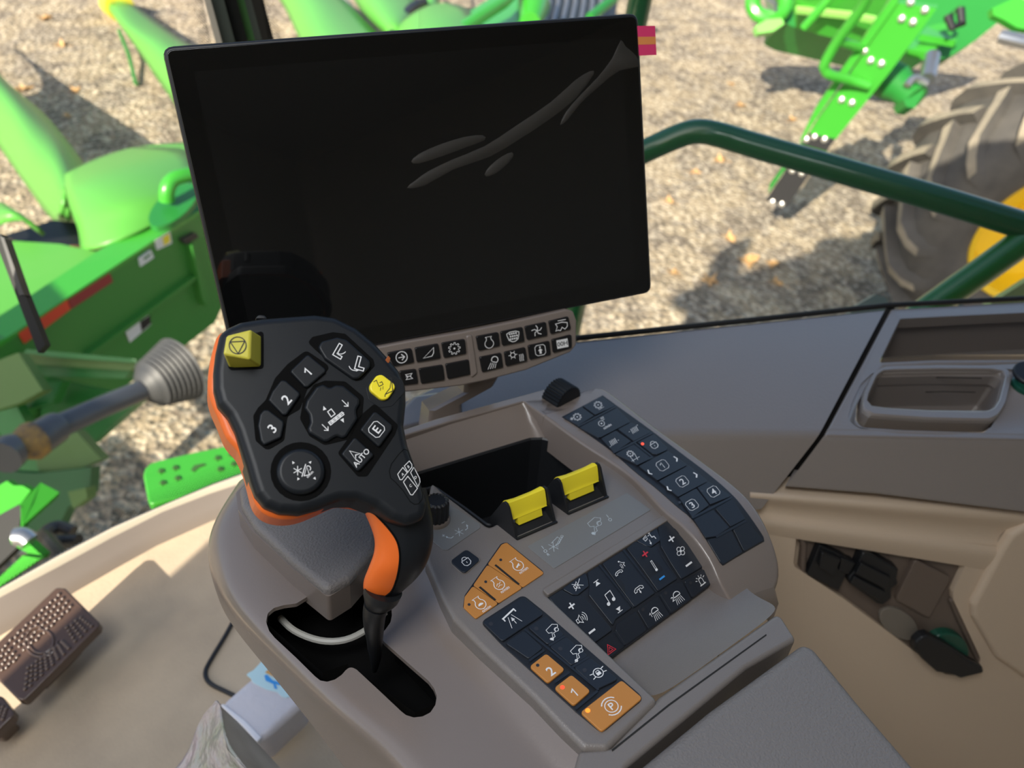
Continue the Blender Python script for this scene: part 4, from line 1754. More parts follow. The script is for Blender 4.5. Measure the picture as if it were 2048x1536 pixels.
for poly, dr, lab in (
        ([(392, 826), (606, 668), (636, 748), (640, 802), (538, 884), (490, 880)], D((sy_mute, *p2((540, 790), 48))), 'mute key'),
        ([(268, 908), (388, 836), (490, 892), (578, 886), (848, 1186), (858, 1212), (692, 1330), (580, 1240), (470, 1160)], D((sy_plus, *p2((480, 986), 34)), (sy_speaker, *p2((570, 1105), 55)), (sy_minus, *p2((670, 1222), 36))), 'volume rocker key'),
        ([(628, 672), (738, 606), (890, 790), (1044, 1000), (892, 1108), (866, 1172), (640, 882), (648, 800)], D((sy_triangle, *p2((722, 780), 36), 1, (1,)), (sy_note, *p2((840, 912), 58)), (sy_triangle, *p2((918, 1012), 36), 1, (-1,))), 'music track rocker key'),
        ([(766, 590), (956, 468), (1110, 660), (1262, 862), (1066, 998), (920, 800)], D((sy_phone, *p2((915, 668), 40)), (lambda p: (p.line([(-.2, .95), (.1, .5), (.6, .2), (.2, 0), (.35, -.5)], .35), p.disc((-.35, 1.05), .16), p.arc((-.9, -.1), .5, -40, 50, .28), p.arc((-.9, -.1), .8, -40, 50, .28)), *p2((955, 605), 45)), (sy_phone, *p2((1098, 818), 50)), (lambda p: (p.line([(0, 1), (0, 0)], .5), sy_arrowhead(p, (0, -.2), (0, -1), .6)), *p2((1120, 852), 24))), 'telephone rocker key'),
        ([(992, 450), (1070, 382), (1215, 442), (1265, 432), (1370, 575), (1468, 730), (1410, 766), (1286, 850), (1140, 640)], D((sy_plus, *p2((1165, 502), 32), 2), (sy_thermo, *p2((1248, 612), 58)), (sy_minus, *p2((1322, 724), 30), 3)), 'temperature rocker key'),
        ([(1072, 374), (1270, 252), (1306, 350), (1304, 378), (1222, 436), (1178, 428)], D((sy_defrost, *p2((1205, 355), 58))), 'air direction key'),
        ([(1282, 246), (1376, 188), (1470, 290), (1562, 404), (1712, 614), (1502, 736), (1400, 580), (1312, 428)], D((sy_plus, *p2((1410, 362), 32)), (sy_fan, *p2((1496, 475), 50)), (sy_minus, *p2((1572, 597), 34))), 'fan speed rocker key'),
        ([(700, 1350), (880, 1222), (974, 1360), (850, 1462), (775, 1410)], D((sy_tri_warn, *p2((838, 1385), 50), 2)), 'hazard key with a red triangle'),
        ([(890, 1212), (904, 1150), (1080, 1032), (1182, 1208), (984, 1352)], None, 'plain key between the hazard and work light keys'),
        ([(1094, 1022), (1290, 886), (1398, 1060), (1198, 1200)], D((sy_lamp, *p2((1270, 1058), 54), 1, ('1',)), (dot, *p2((1145, 1020), 16), 4)), 'work light key marked 1'),
        ([(1304, 878), (1400, 788), (1514, 764), (1596, 918), (1414, 1048)], D((sy_lamp, *p2((1473, 908), 54), 1, ('2',)), (dot, *p2((1357, 865), 16), 4)), 'work light key marked 2'),
        ([(1530, 752), (1728, 634), (1792, 768), (1610, 906)], D((sy_beacon, *p2((1685, 750), 52)), (dot, *p2((1588, 772), 14), 4)), 'beacon key')):
    key(MOD, Z2(poly), dr, 1.5, .3, 1.2, .45, MK, parent=kp, label=lab)
mb = MB()
for pts in ([(738, 602), (890, 790), (1056, 1000)], [(962, 462), (1110, 650), (1272, 856)], [(888, 1224), (975, 1350)], [(1300, 880), (1402, 1050)], [(1536, 770), (1600, 900)]):
    mb = MB()
    mb.stroke(MOD, [Z2(*q) for q in pts], 1.3, 2.1, 0)
    mb.build('key_divider', KEY, kp)

# ---- tray below the rolled key field
mb = MB()
ta = [(1205, 1325), (1310, 1240), (1425, 1150), (1470, 1140)]
tb = [(1250, 1362), (1350, 1280), (1450, 1202), (1500, 1185)]
tc_ = [(1310, 1402), (1420, 1322), (1530, 1243), (1560, 1215)]
g = []
for i in range(4):
    a = ARM.at(*ta[i], -.022)
    b = ARM.at(*tb[i], -.017)
    c = ARM.at(*tc_[i], -.0035)
    g.append([a, a.lerp(b, .5) - NA * .0012, b, b.lerp(c, .55) - NA * .0006, c])
mb.grid([list(r) for r in zip(*g)])
tray = mb.build('tray', PANELM, armrest, sub=2)
# underside body so that nothing is see-through from the side
mb = MB()
mb.prism(ARM, [(620, 1000), (800, 960), (960, 1000), (1110, 1180), (1100, 1340), (1040, 1380), (840, 1180), (720, 1110)], -84, -105, 5, 3, 0)
mb.build('base', BROWN, armrest)

# ================================================================== JOYSTICK
NJ = c2w(Vector((.36, -.30, -.885)))
JP = at(630, 830, .385)
JOY = Surf(JP, NJ, c2w(Vector((1, -.2, 0))))
Z4 = zoomed(400, 600, 3.2)
joy = thing('joystick', 'black joystick with orange grip sides and yellow buttons, standing in the armrest gate', 'joystick', ARM.at(750, 1285, -.02))

HEAD = [(126, 205), (180, 165), (260, 128), (400, 105), (600, 90), (740, 80), (870, 98), (1010, 168), (1130, 268), (1222, 370), (1290, 452), (1326, 545), (1328, 660), (1314, 800), (1340, 925), (1392, 1070), (1440, 1215), (1462, 1300), (1440, 1400), (1330, 1440), (1230, 1400), (1130, 1322), (1010, 1276), (900, 1278), (760, 1332), (640, 1366), (510, 1358), (412, 1318), (355, 1245), (326, 1160), (298, 1060), (262, 950), (225, 835), (180, 742), (112, 662), (86, 560), (84, 450), (98, 330)]
mb = MB()
mb.prism(JOY, Z4(HEAD), 0, -26, 3, 5.0, 0, seg=6)
mb.build('head', BLACKG, joy)
OUT = [(120, 212), (84, 300), (56, 430), (49, 560), (74, 660), (118, 760), (168, 880), (238, 962), (288, 1070), (318, 1180), (353, 1300), (418, 1370), (520, 1401), (640, 1392), (765, 1345), (900, 1285), (1000, 1290), (1150, 1280), (1250, 900), (1200, 500), (900, 200), (500, 150), (200, 190)]
mb = MB()
JB = JOY.shifted(-.009)
mb.prism(JB, Z4(cat2(OUT, 3, True)), 0, -24, 3, 3.2, 0, seg=4)
mb.build('side_grip', ORANGE, joy, label='orange rubber band round the side of the head')
# back shell of the head
mb = MB()
mb.prism(JOY.shifted(-.025), Z4([(150, 300), (300, 160), (760, 130), (1100, 300), (1250, 550), (1230, 900), (1000, 1230), (560, 1290), (390, 1200), (240, 850), (120, 600)]), 0, -14, 8, 6, 0)
mb.build('back_shell', BLACKG, joy)
# small trigger tip peeking over the top edge
mb = MB()
mb.prism(JOY.shifted(-.012), Z4([(350, 120), (375, 92), (420, 96), (432, 125)]), 0, -10, 2, 1, 0)
mb.build('trigger', BLACK, joy)
# orange glint, built as a copper coloured piece on the right edge
mb = MB()
mb.prism(JOY, Z4([(1183, 388), (1205, 355), (1220, 372), (1212, 400), (1192, 408)]), -.4, -3.2, .4, .3, 0)
mb.build('sparkle', mat('copper_sparkle', (.6, .18, .06), .25, metal=.6), joy, label='small copper coloured indicator on the right edge')

# ---- grip
ST = [((688, 985), (694, 983), (852, 975), .4085), ((708, 1000), (714, 998), (857, 995), .4092), ((722, 1010), (738, 1003), (861, 1015), .4098), ((733, 1032), (764, 1019), (865, 1036), .4104),
      ((744, 1058), (787, 1046), (866.5, 1058), .4110), ((750, 1082), (802, 1078), (866, 1082), .4118), ((748, 1107), (807, 1111), (860, 1110), .413),
      ((738, 1135), (805, 1141), (848, 1137), .415), ((729, 1158), (799, 1166), (830, 1160), .418), ((727, 1176), (788, 1188), (806, 1182), .420), ((731, 1187), (774, 1198), (792, 1195), .4215)]
# densify the stations smoothly
par = [[*a, *b, *c, z] for a, b, c, z in ST]
den = []
for i in range(len(par) - 1):
    q0, q1, q2, q3 = [Vector(par[max(0, min(len(par) - 1, i + k))]) for k in (-1, 0, 1, 2)]
    for j in range(4):
        t = j / 4
        den.append(.5 * ((2 * q1) + (q2 - q0) * t + (2 * q0 - 5 * q1 + 4 * q2 - q3) * t * t + (3 * q1 - q0 - 3 * q2 + q3) * t ** 3))
den.append(Vector(par[-1]))
rows, NF, NBK = [], 8, 12
for q in den:
    lp, bp, rp, z = (q[0], q[1]), (q[2], q[3]), (q[4], q[5]), q[6]
    L3, R3_ = at(*lp, z), at(*rp, z)
    c = (L3 + R3_) / 2
    ax = R3_ - L3
    r = ax.length / 2
    ax.normalize()
    fd = (CAM - c)
    fd = (fd - ax * fd.dot(ax)).normalized()
    B3 = at(*bp, z)
    tb = max(-.97, min(.97, (B3 - c).dot(ax) / r))
    ab = math.acos(tb)
    angs = [PI + (ab - PI) * k / NF for k in range(NF)] + [ab + (0 - ab) * k / NF for k in range(NF)] + [-PI * k / NBK for k in range(NBK)]
    rows.append([c + ax * (r * math.cos(a)) + fd * (r * .95 * math.sin(a)) for a in angs])
mb = MB()
nr, nc = len(rows), len(rows[0])
mb.v = [tuple(p) for r in rows for p in r]
for i in range(nr - 1):
    for j in range(nc):
        l = (j + 1) % nc
        mb.f.append((i * nc + j, i * nc + l, (i + 1) * nc + l, (i + 1) * nc + j))
        mb.m.append(1 if (j < NF and i > 1) else 0)
mb.f.append(tuple(range(nc - 1, -1, -1)))
mb.m.append(0)
mb.f.append(tuple(range((nr - 1) * nc, nr * nc)))
mb.m.append(0)
grip = mb.build('grip', [BLACKG, ORANGE], joy, sharp=70, label='curved grip with an orange inner side and a black outer side')
# fine dark parting line between the two colours
mb = MB()
mb.tube([Vector(r[NF]) for r in rows[4:]], .0006, 6)
mb.build('parting_line', BLACKDEEP, grip)
# collar and rubber boot
mb = MB()


def pxring(l, r, z, k=1.0):
    a, b = at(*l, z), at(*r, z)
    return (a + b) / 2, (b - a).length / 2 * k


cs = [pxring((728, 1172), (806, 1186), .4195), pxring((726, 1186), (798, 1200), .421), pxring((728, 1199), (786, 1212), .4225), pxring((731, 1208), (778, 1220), .4235)]
mb.tube([c for c, r in cs], [cs[0][1] * .98, cs[1][1] * 1.0, cs[2][1] * .98, cs[3][1] * .8], 28, smooth=3)
mb.build('collar', BLACK, joy)
mb = MB()
cs = [pxring((728, 1205), (779, 1215), .424), pxring((726, 1222), (772, 1232), .427), pxring((728, 1248), (768, 1256), .433), pxring((733, 1272), (766, 1278), .440), pxring((735, 1292), (764, 1296), .447), pxring((740, 1315), (762, 1317), .456), pxring((744, 1340), (754, 1342), .470)]
mb.tube([c for c, r in cs], [r for c, r in cs], 24, smooth=4)
mb.build('stem', BLACK, joy)

# ---- buttons on the face
R4, U4 = (.83, -.56), (.50, .0)


def well(poly, r=2.0):
    mbw.prism(JOY, Z4(poly), .25, -.5, r, .2, 0)


mbw = MB()
well([(690, 270), (720, 235), (850, 205), (930, 215), (1110, 380), (1120, 420), (1040, 510), (1000, 520), (880, 440), (830, 400), (740, 320)])
mbw.build('rocker_well', BLACKDEEP, joy)
mbw = MB()
well([(420, 640), (480, 500), (560, 410), (680, 320), (840, 430), (690, 565), (640, 700), (560, 745), (540, 900), (430, 965), (355, 900), (340, 740), (370, 690)], 3)
mbw.build('number_key_well', BLACKDEEP, joy)
mbw = MB()
well([(660, 640), (730, 540), (800, 515), (930, 520), (1050, 620), (1040, 740), (960, 890), (800, 930), (700, 870), (640, 760)], 3)
mbw.build('slew_switch_well', BLACKDEEP, joy)
mbw = MB()
well([(1000, 760), (1120, 660), (1270, 800), (1250, 860), (1070, 1130), (1010, 1130), (880, 980), (960, 870)], 2)
mbw.build('square_key_well', BLACKDEEP, joy)
mbw = MB()
well([(645 + 195 * math.cos(t * PI / 12), 1098 + 190 * math.sin(t * PI / 12)) for t in range(24)], 1)
mbw.build('round_switch_well', BLACKDEEP, joy)
mbw = MB()
well([(1060, 560), (1120, 470), (1200, 450), (1300, 520), (1310, 590), (1230, 680), (1150, 690), (1080, 640)], 3)
mbw.build('yellow_key_well', BLACKG, joy)

JK = [BLACKG, WHITE, INK]


def pj(c, k, ang=-35):
    a = math.radians(ang)
    R = (math.cos(a), math.sin(a))
    U = (math.sin(a), -math.cos(a))
    return (Z4(*c), sc(R, k / 3.2), sc(U, k / 3.2))


def jkey(poly, dr, h, label=None, mats=None, r=1.6, b=.9, name='button', base=.2, seg=3):
    mb = MB()
    mb.prism(JOY, Z4(poly), h, base, r, b, 0, seg=seg)
    if dr:
        dr(mb, JOY, h + .12)
    return mb.build(name, mats or JK, joy, label=label)


# tilt rocker with the two folding-auger symbols


def sy_fold(p):
    p.line([(-.25, 1), (.2, 1), (.2, -.35), (.95, -.35), (.95, -.75), (-.25, -.75)], .42, None, True)


jkey([(755, 300), (780, 262), (880, 236), (940, 252), (1090, 390), (1092, 430), (1020, 500), (985, 505), (800, 375)],
     D((sy_fold, *pj((878, 325), 48, 30)), (lambda p: (p.arc((-1, 1), 1.2, -80, -10, .35), sy_arrowhead(p, (-.85, -.2), (-1, -.1), .3)), *pj((912, 352), 36, 30)),
       (sy_fold, *pj((1010, 408), 48, 15)), (lambda p: (p.arc((0, .8), 1.1, 210, 300, .35), sy_arrowhead(p, (.6, -.15), (1, .2), .3)), *pj((985, 440), 36, 15))), 2.6, 'rocker button with two folding symbols', r=3, b=1.2)
jkey([(575, 455), (690, 345), (805, 440), (805, 460), (690, 558), (670, 556)], D((tx('1'), *pj((692, 460), 56, -48))), 2.4, 'button marked 1')
jkey([(438, 640), (465, 580), (520, 510), (550, 515), (636, 590), (640, 610), (555, 735), (530, 735)], D((tx('2'), *pj((553, 637), 64, -48))), 2.4, 'button marked 2')
jkey([(372, 800), (385, 730), (410, 700), (440, 702), (535, 775), (538, 800), (520, 880), (410, 930), (390, 900)], D((tx('3'), *pj((462, 822), 60, -52))), 2.4, 'button marked 3')
# four-way switch
slew = [(668, 690), (682, 640), (745, 552), (790, 535), (830, 560), (872, 540), (920, 545), (1024, 632), (1024, 665), (1004, 700), (1004, 730), (1012, 760), (940, 872), (915, 884), (880, 870), (860, 880), (820, 905), (795, 905), (700, 850), (690, 820), (706, 780), (700, 735)]


def sy_slew(p):
    p.line([(-.45, .05), (.1, .05), (.1, .75), (-.4, .75)], .4, None, True)
    for x in (-.85, -.35, .15, .65):
        p.line([(x - .2, -.25), (x + .18, -.25), (x + .18, -.6), (x - .2, -.6)], .4, None, True)
    p.line([(-1, -.42), (.95, -.42)], .4)


jkey(slew, D((sy_slew, *pj((862, 735), 58, -38)),
             (lambda p: p.fill([(-.5, -.5), (.5, -.5), (0, .6)]), *pj((795, 692), 24, -20)), (lambda p: p.fill([(-.5, .5), (.5, .5), (0, -.6)]), *pj((914, 772), 24, -30)),
             (lambda p: (p.line([(0, 1), (0, -.8)], .35), p.line([(-.6, -.2), (0, -.85), (.6, -.2)], .35)), *pj((930, 662), 30, -45)),
             (lambda p: (p.line([(0, 1), (0, -.8)], .35), p.line([(-.6, -.2), (0, -.85), (.6, -.2)], .35)), *pj((802, 817), 30, -45))), 2.2, 'four-way switch with a header symbol', r=2, b=1.5, seg=4)
jkey([(1024, 830), (1112, 716), (1130, 716), (1230, 800), (1228, 830), (1152, 936), (1140, 936)], D((sy_box, *pj((1130, 828), 46, -52), 1, ('E',))), 2.6, 'button marked E')
jkey([(904, 985), (985, 882), (1000, 882), (1110, 985), (1108, 1000), (1022, 1092), (1005, 1092)], D((lambda p: p.line([(-.7, -.9), (0, .9), (.7, -.9), (0, -.35)], .45, None, True), *pj((985, 985), 36, -55)), (tx('AUTO'), *pj((1032, 1010), 34, -50))), 2.4, 'button marked AUTO')
# round switch
mb = MB()
cu = JOY.hit(*Z4(645, 1098), 0)
prof = []
uvc = [JOY.hit(*Z4(645 + 155 * math.cos(t * PI / 20), 1098 + 148 * math.sin(t * PI / 20)), .002) for t in range(40)]
mb.ring_prism(JOY, uvc, .0036, .0002, .0024, 0, 5)
D((sy_star, *pj((625, 1092), 30, -30)), (lambda p: (p.line([(-.6, -1), (.4, 1)], .4), p.line([(-.2, -.9), (.7, -.9), (.5, .6)], .35, None, True)), *pj((668, 1090), 38, -10)),
  (lambda p: p.arc((0, 0), .9, -60, 120, .35), *pj((692, 1078), 18, -10)), (tx('n/min'), *pj((703, 1115), 17, -45)),
  *[((lambda p: p.fill([(-.5, -.4), (.5, -.4), (0, .6)])), *pj(c, 18, a)) for c, a in (((596, 1040), -30), ((706, 1038), 40), ((628, 1146), 210), ((735, 1142), 140))])(mb, JOY, 3.75)
mb.build('round_switch', JK, joy, label='round four-way switch below the numbered buttons')
# yellow square unload key
YK = [YELLOW2, INK]
YB = [YELLOW, INK]


def sy_unload(p):
    p.line([(-.95, -.1), (-.3, .35), (-.15, .95), (.25, .7)], .35)
    p.line([(-.6, .15), (-.1, .6)], .3)
    p.line([(-.4, -.75), (-.1, -.95), (.75, -.25), (.85, .3), (.45, .35)], .4)
    for k in range(3):
        p.line([(-.55 + .2 * k, .0 - .1 * k), (-.6 + .2 * k, -.4)], .25)


jkey([(1085, 545), (1130, 482), (1165, 474), (1245, 535), (1252, 560), (1205, 632), (1165, 640), (1090, 580)],
     D((lambda p: (p.line([(-.95, .85), (-.6, .95), (-.5, .25), (-.05, .35), (-.1, .65), (-.35, .6)], .32), p.line([(-.2, -.95), (-.1, -.7), (.75, -.55), (.95, .75), (.7, .8)], .36), p.line([(.95, .75), (.55, -.2), (-.05, -.65)], .3), p.line([(-.35, .1), (-.5, -.2)], .25), p.line([(-.1, .15), (-.2, -.15)], .25)), *pj((1180, 560), 62, -15))),
     2.6, 'rounded yellow button with an unloading symbol', YB, r=4, b=.9)
# tall yellow cube button
mb = MB()
fr = [(170, 232), (322, 190), (334, 200), (322, 372), (312, 380), (150, 348), (147, 335), (163, 240)]
Yt = JOY.shifted(.013)
quad = [(168, 228), (328, 186), (320, 382), (146, 346)]
basq = [(205, 262), (400, 232), (400, 434), (186, 442)]
top = [Yt.at(*Z4(*q)) for q in quad]
bas = [JOY.at(*Z4(*q), -.002) for q in basq]
mb.add(top + bas, [(0, 1, 2, 3), (0, 4, 5, 1), (1, 5, 6, 2), (2, 6, 7, 3), (3, 7, 4, 0)])
yb = mb.build('button', YK, joy, label='tall yellow square button with a circled triangle', bevel=.0012)
mb = MB()
D((lambda p: (p.arc((0, 0), 1, 0, 360, .42, n=28), p.line([(-.86, .45), (.86, .45), (0, -.98)], .42, 0, True)), *pj((241, 290), 54, -3), 0))(mb, Yt, .25)
mb.build('symbol', [INK], yb)
# rim of the cube button's opening
mbw = MB()
well([(178, 430), (200, 250), (395, 200), (408, 215), (408, 440), (200, 450)], 2)
mbw.build('square_button_well', BLACKDEEP, joy)
# side key pad on the neck (outline and four keys A-D)
mb = MB()
Pn = Pen(mb, JOY, (0, 0), (1, 0), (0, 1), .15, 0)
pad = [(1212, 1095), (1225, 1050), (1270, 990), (1305, 955), (1328, 962), (1345, 1010), (1375, 1090), (1405, 1170), (1425, 1240), (1422, 1275), (1398, 1305), (1372, 1308), (1345, 1290), (1300, 1220), (1250, 1165), (1220, 1140)]
Pn.line(Z4(pad), .3, 1, True)
for q in ([(1265, 1115), (1298, 1072), (1326, 1105), (1292, 1150), (1280, 1150)], [(1308, 1062), (1340, 1030), (1356, 1052), (1356, 1070), (1330, 1102)], [(1302, 1165), (1330, 1128), (1392, 1205), (1360, 1248), (1348, 1246)], [(1348, 1105), (1368, 1070), (1405, 1140), (1408, 1165), (1395, 1195)]):
    Pn.line(Z4(q), .3, 0, True)
for t, c in (('A', (1297, 1115)), ('B', (1334, 1066)), ('C', (1348, 1188)), ('D', (1380, 1135))):
    text(mb, JOY, t, Z4(*c), (.75, -.66), (-.5, -.86), 5.2, .16, 0)
mb.build('side_key_marks', [WHITE, BLACKDEEP], joy, label='outlined marks of four side keys A to D on the neck')

# ================================================================== MONITOR
UM = c2w(Vector((.936, -.202, .2895)))
VM = c2w(Vector((.103, .940, .325)))
NM = UM.cross(VM).normalized()
if NM.dot(ray(800, 350)) > 0:
    NM = -NM
MP = at(325, 95, .472)
MON = Surf(MP, NM, UM)
mon = thing('display_monitor', 'large black switched-off screen above a brown bar of symbol buttons', 'monitor', MON.at(960, 690, -.02))
QUAD = [(323, 94), (1277, 26), (1304, 585), (472, 747)]
mb = MB()
mb.prism(MON, QUAD, 0, -22, 7, 2.0, 0, seg=4)
mb.build('housing', BLACK, mon)
mb = MB()
_uv = ccw([MON.hit(x, y) for x, y in QUAD])
_uv = rounded(_uv, .007)
mb.ring_prism(MON, inset(_uv, .0021), .0006, -.001, .0005, 0, 3)
scr = mb.build('screen', SCREEN, mon)
mb = MB()
pa = inset(ccw([MON.hit(x, y) for x, y in QUAD]), .0155)
mb.add([MON.pos(u, v, .00066) for u, v in pa], [tuple(range(4))])
mb.build('display_area', SCREEN2, scr)
mb = MB()
o = inset(_uv, -.0004)
n = len(o)
mb.add([MON.pos(u, v, -.004) for u, v in o] + [MON.pos(u, v, -.0075) for u, v in o], [(i, (i + 1) % n, n + (i + 1) % n, n + i) for i in range(n)])
mb.build('edge_trim', SILVER, mon)
ZM = zoomed(320, 0, 2.048)
FILM = mat('clear_film_bubble', (.30, .28, .25), .32, spec=.5, alpha=.10)
for pts in ([(1010, 770), (1050, 735), (1100, 700), (1200, 652), (1330, 598), (1450, 520), (1600, 418), (1700, 328), (1760, 292), (1775, 305), (1700, 405), (1600, 485), (1480, 565), (1350, 642), (1200, 695), (1080, 762)],
            [(1028, 662), (1060, 630), (1150, 590), (1250, 560), (1320, 554), (1328, 574), (1250, 605), (1150, 642), (1060, 670)],
            [(1328, 715), (1350, 680), (1400, 640), (1440, 624), (1444, 645), (1400, 692), (1350, 722)],
            [(1638, 512), (1660, 460), (1720, 390), (1790, 318), (1850, 240), (1885, 165), (1905, 190), (1950, 230), (1957, 275), (1880, 290), (1800, 352), (1720, 425), (1670, 490)]):
    mb = MB()
    uv = ccw([MON.hit(*ZM(*p)) for p in cat2(pts, 2, True)])
    n = len(uv)
    ins = inset(uv, .0009)
    mb.add([MON.pos(u, v, .0007) for u, v in uv] + [MON.pos(u, v, .0015) for u, v in ins], [(i, (i + 1) % n, n + (i + 1) % n, n + i) for i in range(n)] + [tuple(range(n, 2 * n))])
    mb.build('film_bubble', FILM, mon, sharp=60, wn=False, label='clear film bubble with a pale rim on the dark glass')
ZT = zoomed(840, 0, 4.096)
mb = MB()
mb.prism(MON, ZT([(1780, 212), (1926, 211), (1938, 450), (1795, 456)]), .9, .75, .3, 0, 0)
mb.flat(MON, ZT([(1785, 302), (1930, 300), (1933, 362), (1788, 366)]), 1.0, 0, 1)
mb.build('pull_tab', [mat('pink_tab', (.72, .045, .16), .45), mat('orange_tab_stripe', (.75, .27, .08), .45)], mon, label='pink pull tab with an orange stripe')

# ---- arm that carries the monitor
mb = MB()
a0 = MON.at(960, 735, -.030)
a1 = MON.at(948, 770, -.035)
a2 = STRIP.at(938, 822, 0) + LA * .034 - NA * .010
a3 = STRIP.at(938, 822, 0) + LA * .034 - NA * .034
for w_, off in ((.018, 0),):
    ex = UM
    rows = []
    for p, wd_, dp in ((a0 - VM * .03, .020, .012), (a0, .017, .012), (a1, .013, .012), (a2, .014, .013), (a3, .016, .014)):
        f = NM
        rows.append([p - ex * wd_ + f * dp, p - ex * (wd_ - .004) + f * (dp + .004), p + ex * (wd_ - .004) + f * (dp + .004), p + ex * wd_ + f * dp, p + ex * wd_ - f * dp, p - ex * wd_ - f * dp, p - ex * wd_ + f * dp])
    mb.grid(rows)
mb.build('mounting_arm', BROWN, mon, sharp=50)

# ================================================================== BUTTON BAR
Z6 = zoomed(740, 600, 3.84)
NB_ = (NM + UM * -.0).normalized()
BAR = Surf(MON.at(960, 690, .004), NB_, UM)
mb = MB()
mb.prism(BAR, Z6([(-120, 395), (300, 315), (700, 248), (1100, 166), (1510, 72), (1562, 88), (1588, 160), (1584, 350), (1540, 402), (1200, 540), (900, 618), (700, 660), (300, 706), (-100, 730)]), 0, -14, 3, 1.6, 0, seg=4)
bar = mb.build('button_bar', BROWN, mon, label='brown bar with two rows of black symbol buttons')
mb = MB()
mb.prism(BAR, Z6([(738, 275), (786, 268), (828, 560), (790, 596), (776, 590)]), 1.6, -1, 2, 1.2, 0)
mb.build('centre_ridge', BROWN, bar)
RB, UB = (.98, -.20), (.16, .98)
pb = lambda c, k: (Z6(*c), sc((.975, -.19), k / 3.84), sc((-.13, -.98), k / 3.84))
GK = [mat('glossy_black_button', (.006, .006, .007), .28), WHITE]


def sy_lamp_side(p):
    p.arc((.35, .45), .55, -60, 200, .55)
    p.line([(-.1, .2), (.65, -.05)], .5)
    for k in range(4):
        p.line([(-.35 + .28 * k, .05 - .08 * k), (-1 + .4 * k, -.95)], .42)


def sy_hex(p):
    p.line([(-.95, .55), (-.5, .75), (.5, .75), (.95, .55), (.95, .3), (.7, -.5), (.2, -.8), (-.2, -.8), (-.7, -.5), (-.95, .3)], .5, None, True)
    for i in range(4):
        for j in range(3):
            p.disc((-.5 + .33 * i + (.1 if j % 2 else 0), .45 - .4 * j), .15, n=6)


def sy_blower(p):
    for k in range(5):
        a = 2 * PI * k / 5
        p.line([(0, 0), (.5 * math.cos(a), .5 * math.sin(a)), (.95 * math.cos(a + .45), .95 * math.sin(a + .45))], .5)


def sy_disp(p):
    p.fill([(-1, .75), (1, .75), (1, -.75), (-1, -.75)], 1)
    p.h += .12
    p.text('00H', (0, 0), .75, 0)


def sy_person(p):
    sy_box(p, ' ' if False else 'I')


def sy_upbox(p):
    b = [(-.6, .95), (.6, .95), (.95, .6), (.95, -.6), (.6, -.95), (-.6, -.95), (-.95, -.6), (-.95, .6)]
    p.line(b, .4, None, True)
    p.disc((0, .55), .16)
    p.fill([(-.45, -.1), (.45, -.1), (0, .35)])
    p.fill([(-.2, -.1), (.2, -.1), (.2, -.65), (-.2, -.65)])


def sy_clock_arrow(p):
    p.arc((0, 0), .95, 0, 360, .55)
    p.line([(-.55, 0), (.4, 0)], .6)
    p.line([(0, .5), (.5, 0), (0, -.5)], .6)


def sy_wedge(p):
    p.line([(-1, -.7), (.95, .75), (.85, -.1), (.5, -.6)], .5, None, True)


def sy_hourglass(p):
    p.line([(-.9, .7), (.9, .7), (.3, 0), (.9, -.7), (-.9, -.7), (-.3, 0)], .5, None, True)
    p.line([(-.9, .1), (.6, .1)], .5)


def sy_climate(p):
    p.arc((-.5, .4), .35, 0, 360, .45, n=10)
    for k in range(6):
        a = PI / 3 * k
        p.line([(-.5 + .38 * math.cos(a), .4 + .38 * math.sin(a)), (-.5 + .65 * math.cos(a), .4 + .65 * math.sin(a))], .4)
    for k in range(3):
        x = .45 + .25 * k
        p.line([(x, .3), (x + .08, -.1), (x, -.4), (x + .05, -.75)], .4)


def sy_combine2(p):
    p.line([(-.9, -.7), (-.6, -.1), (-.8, .35), (.2, .45), (.95, .25), (.9, -.3), (.5, -.65), (.1, -.3), (-.2, -.75), (-.6, -.6)], .5, None, True)
    p.line([(-.4, .75), (.8, .75)], .5)


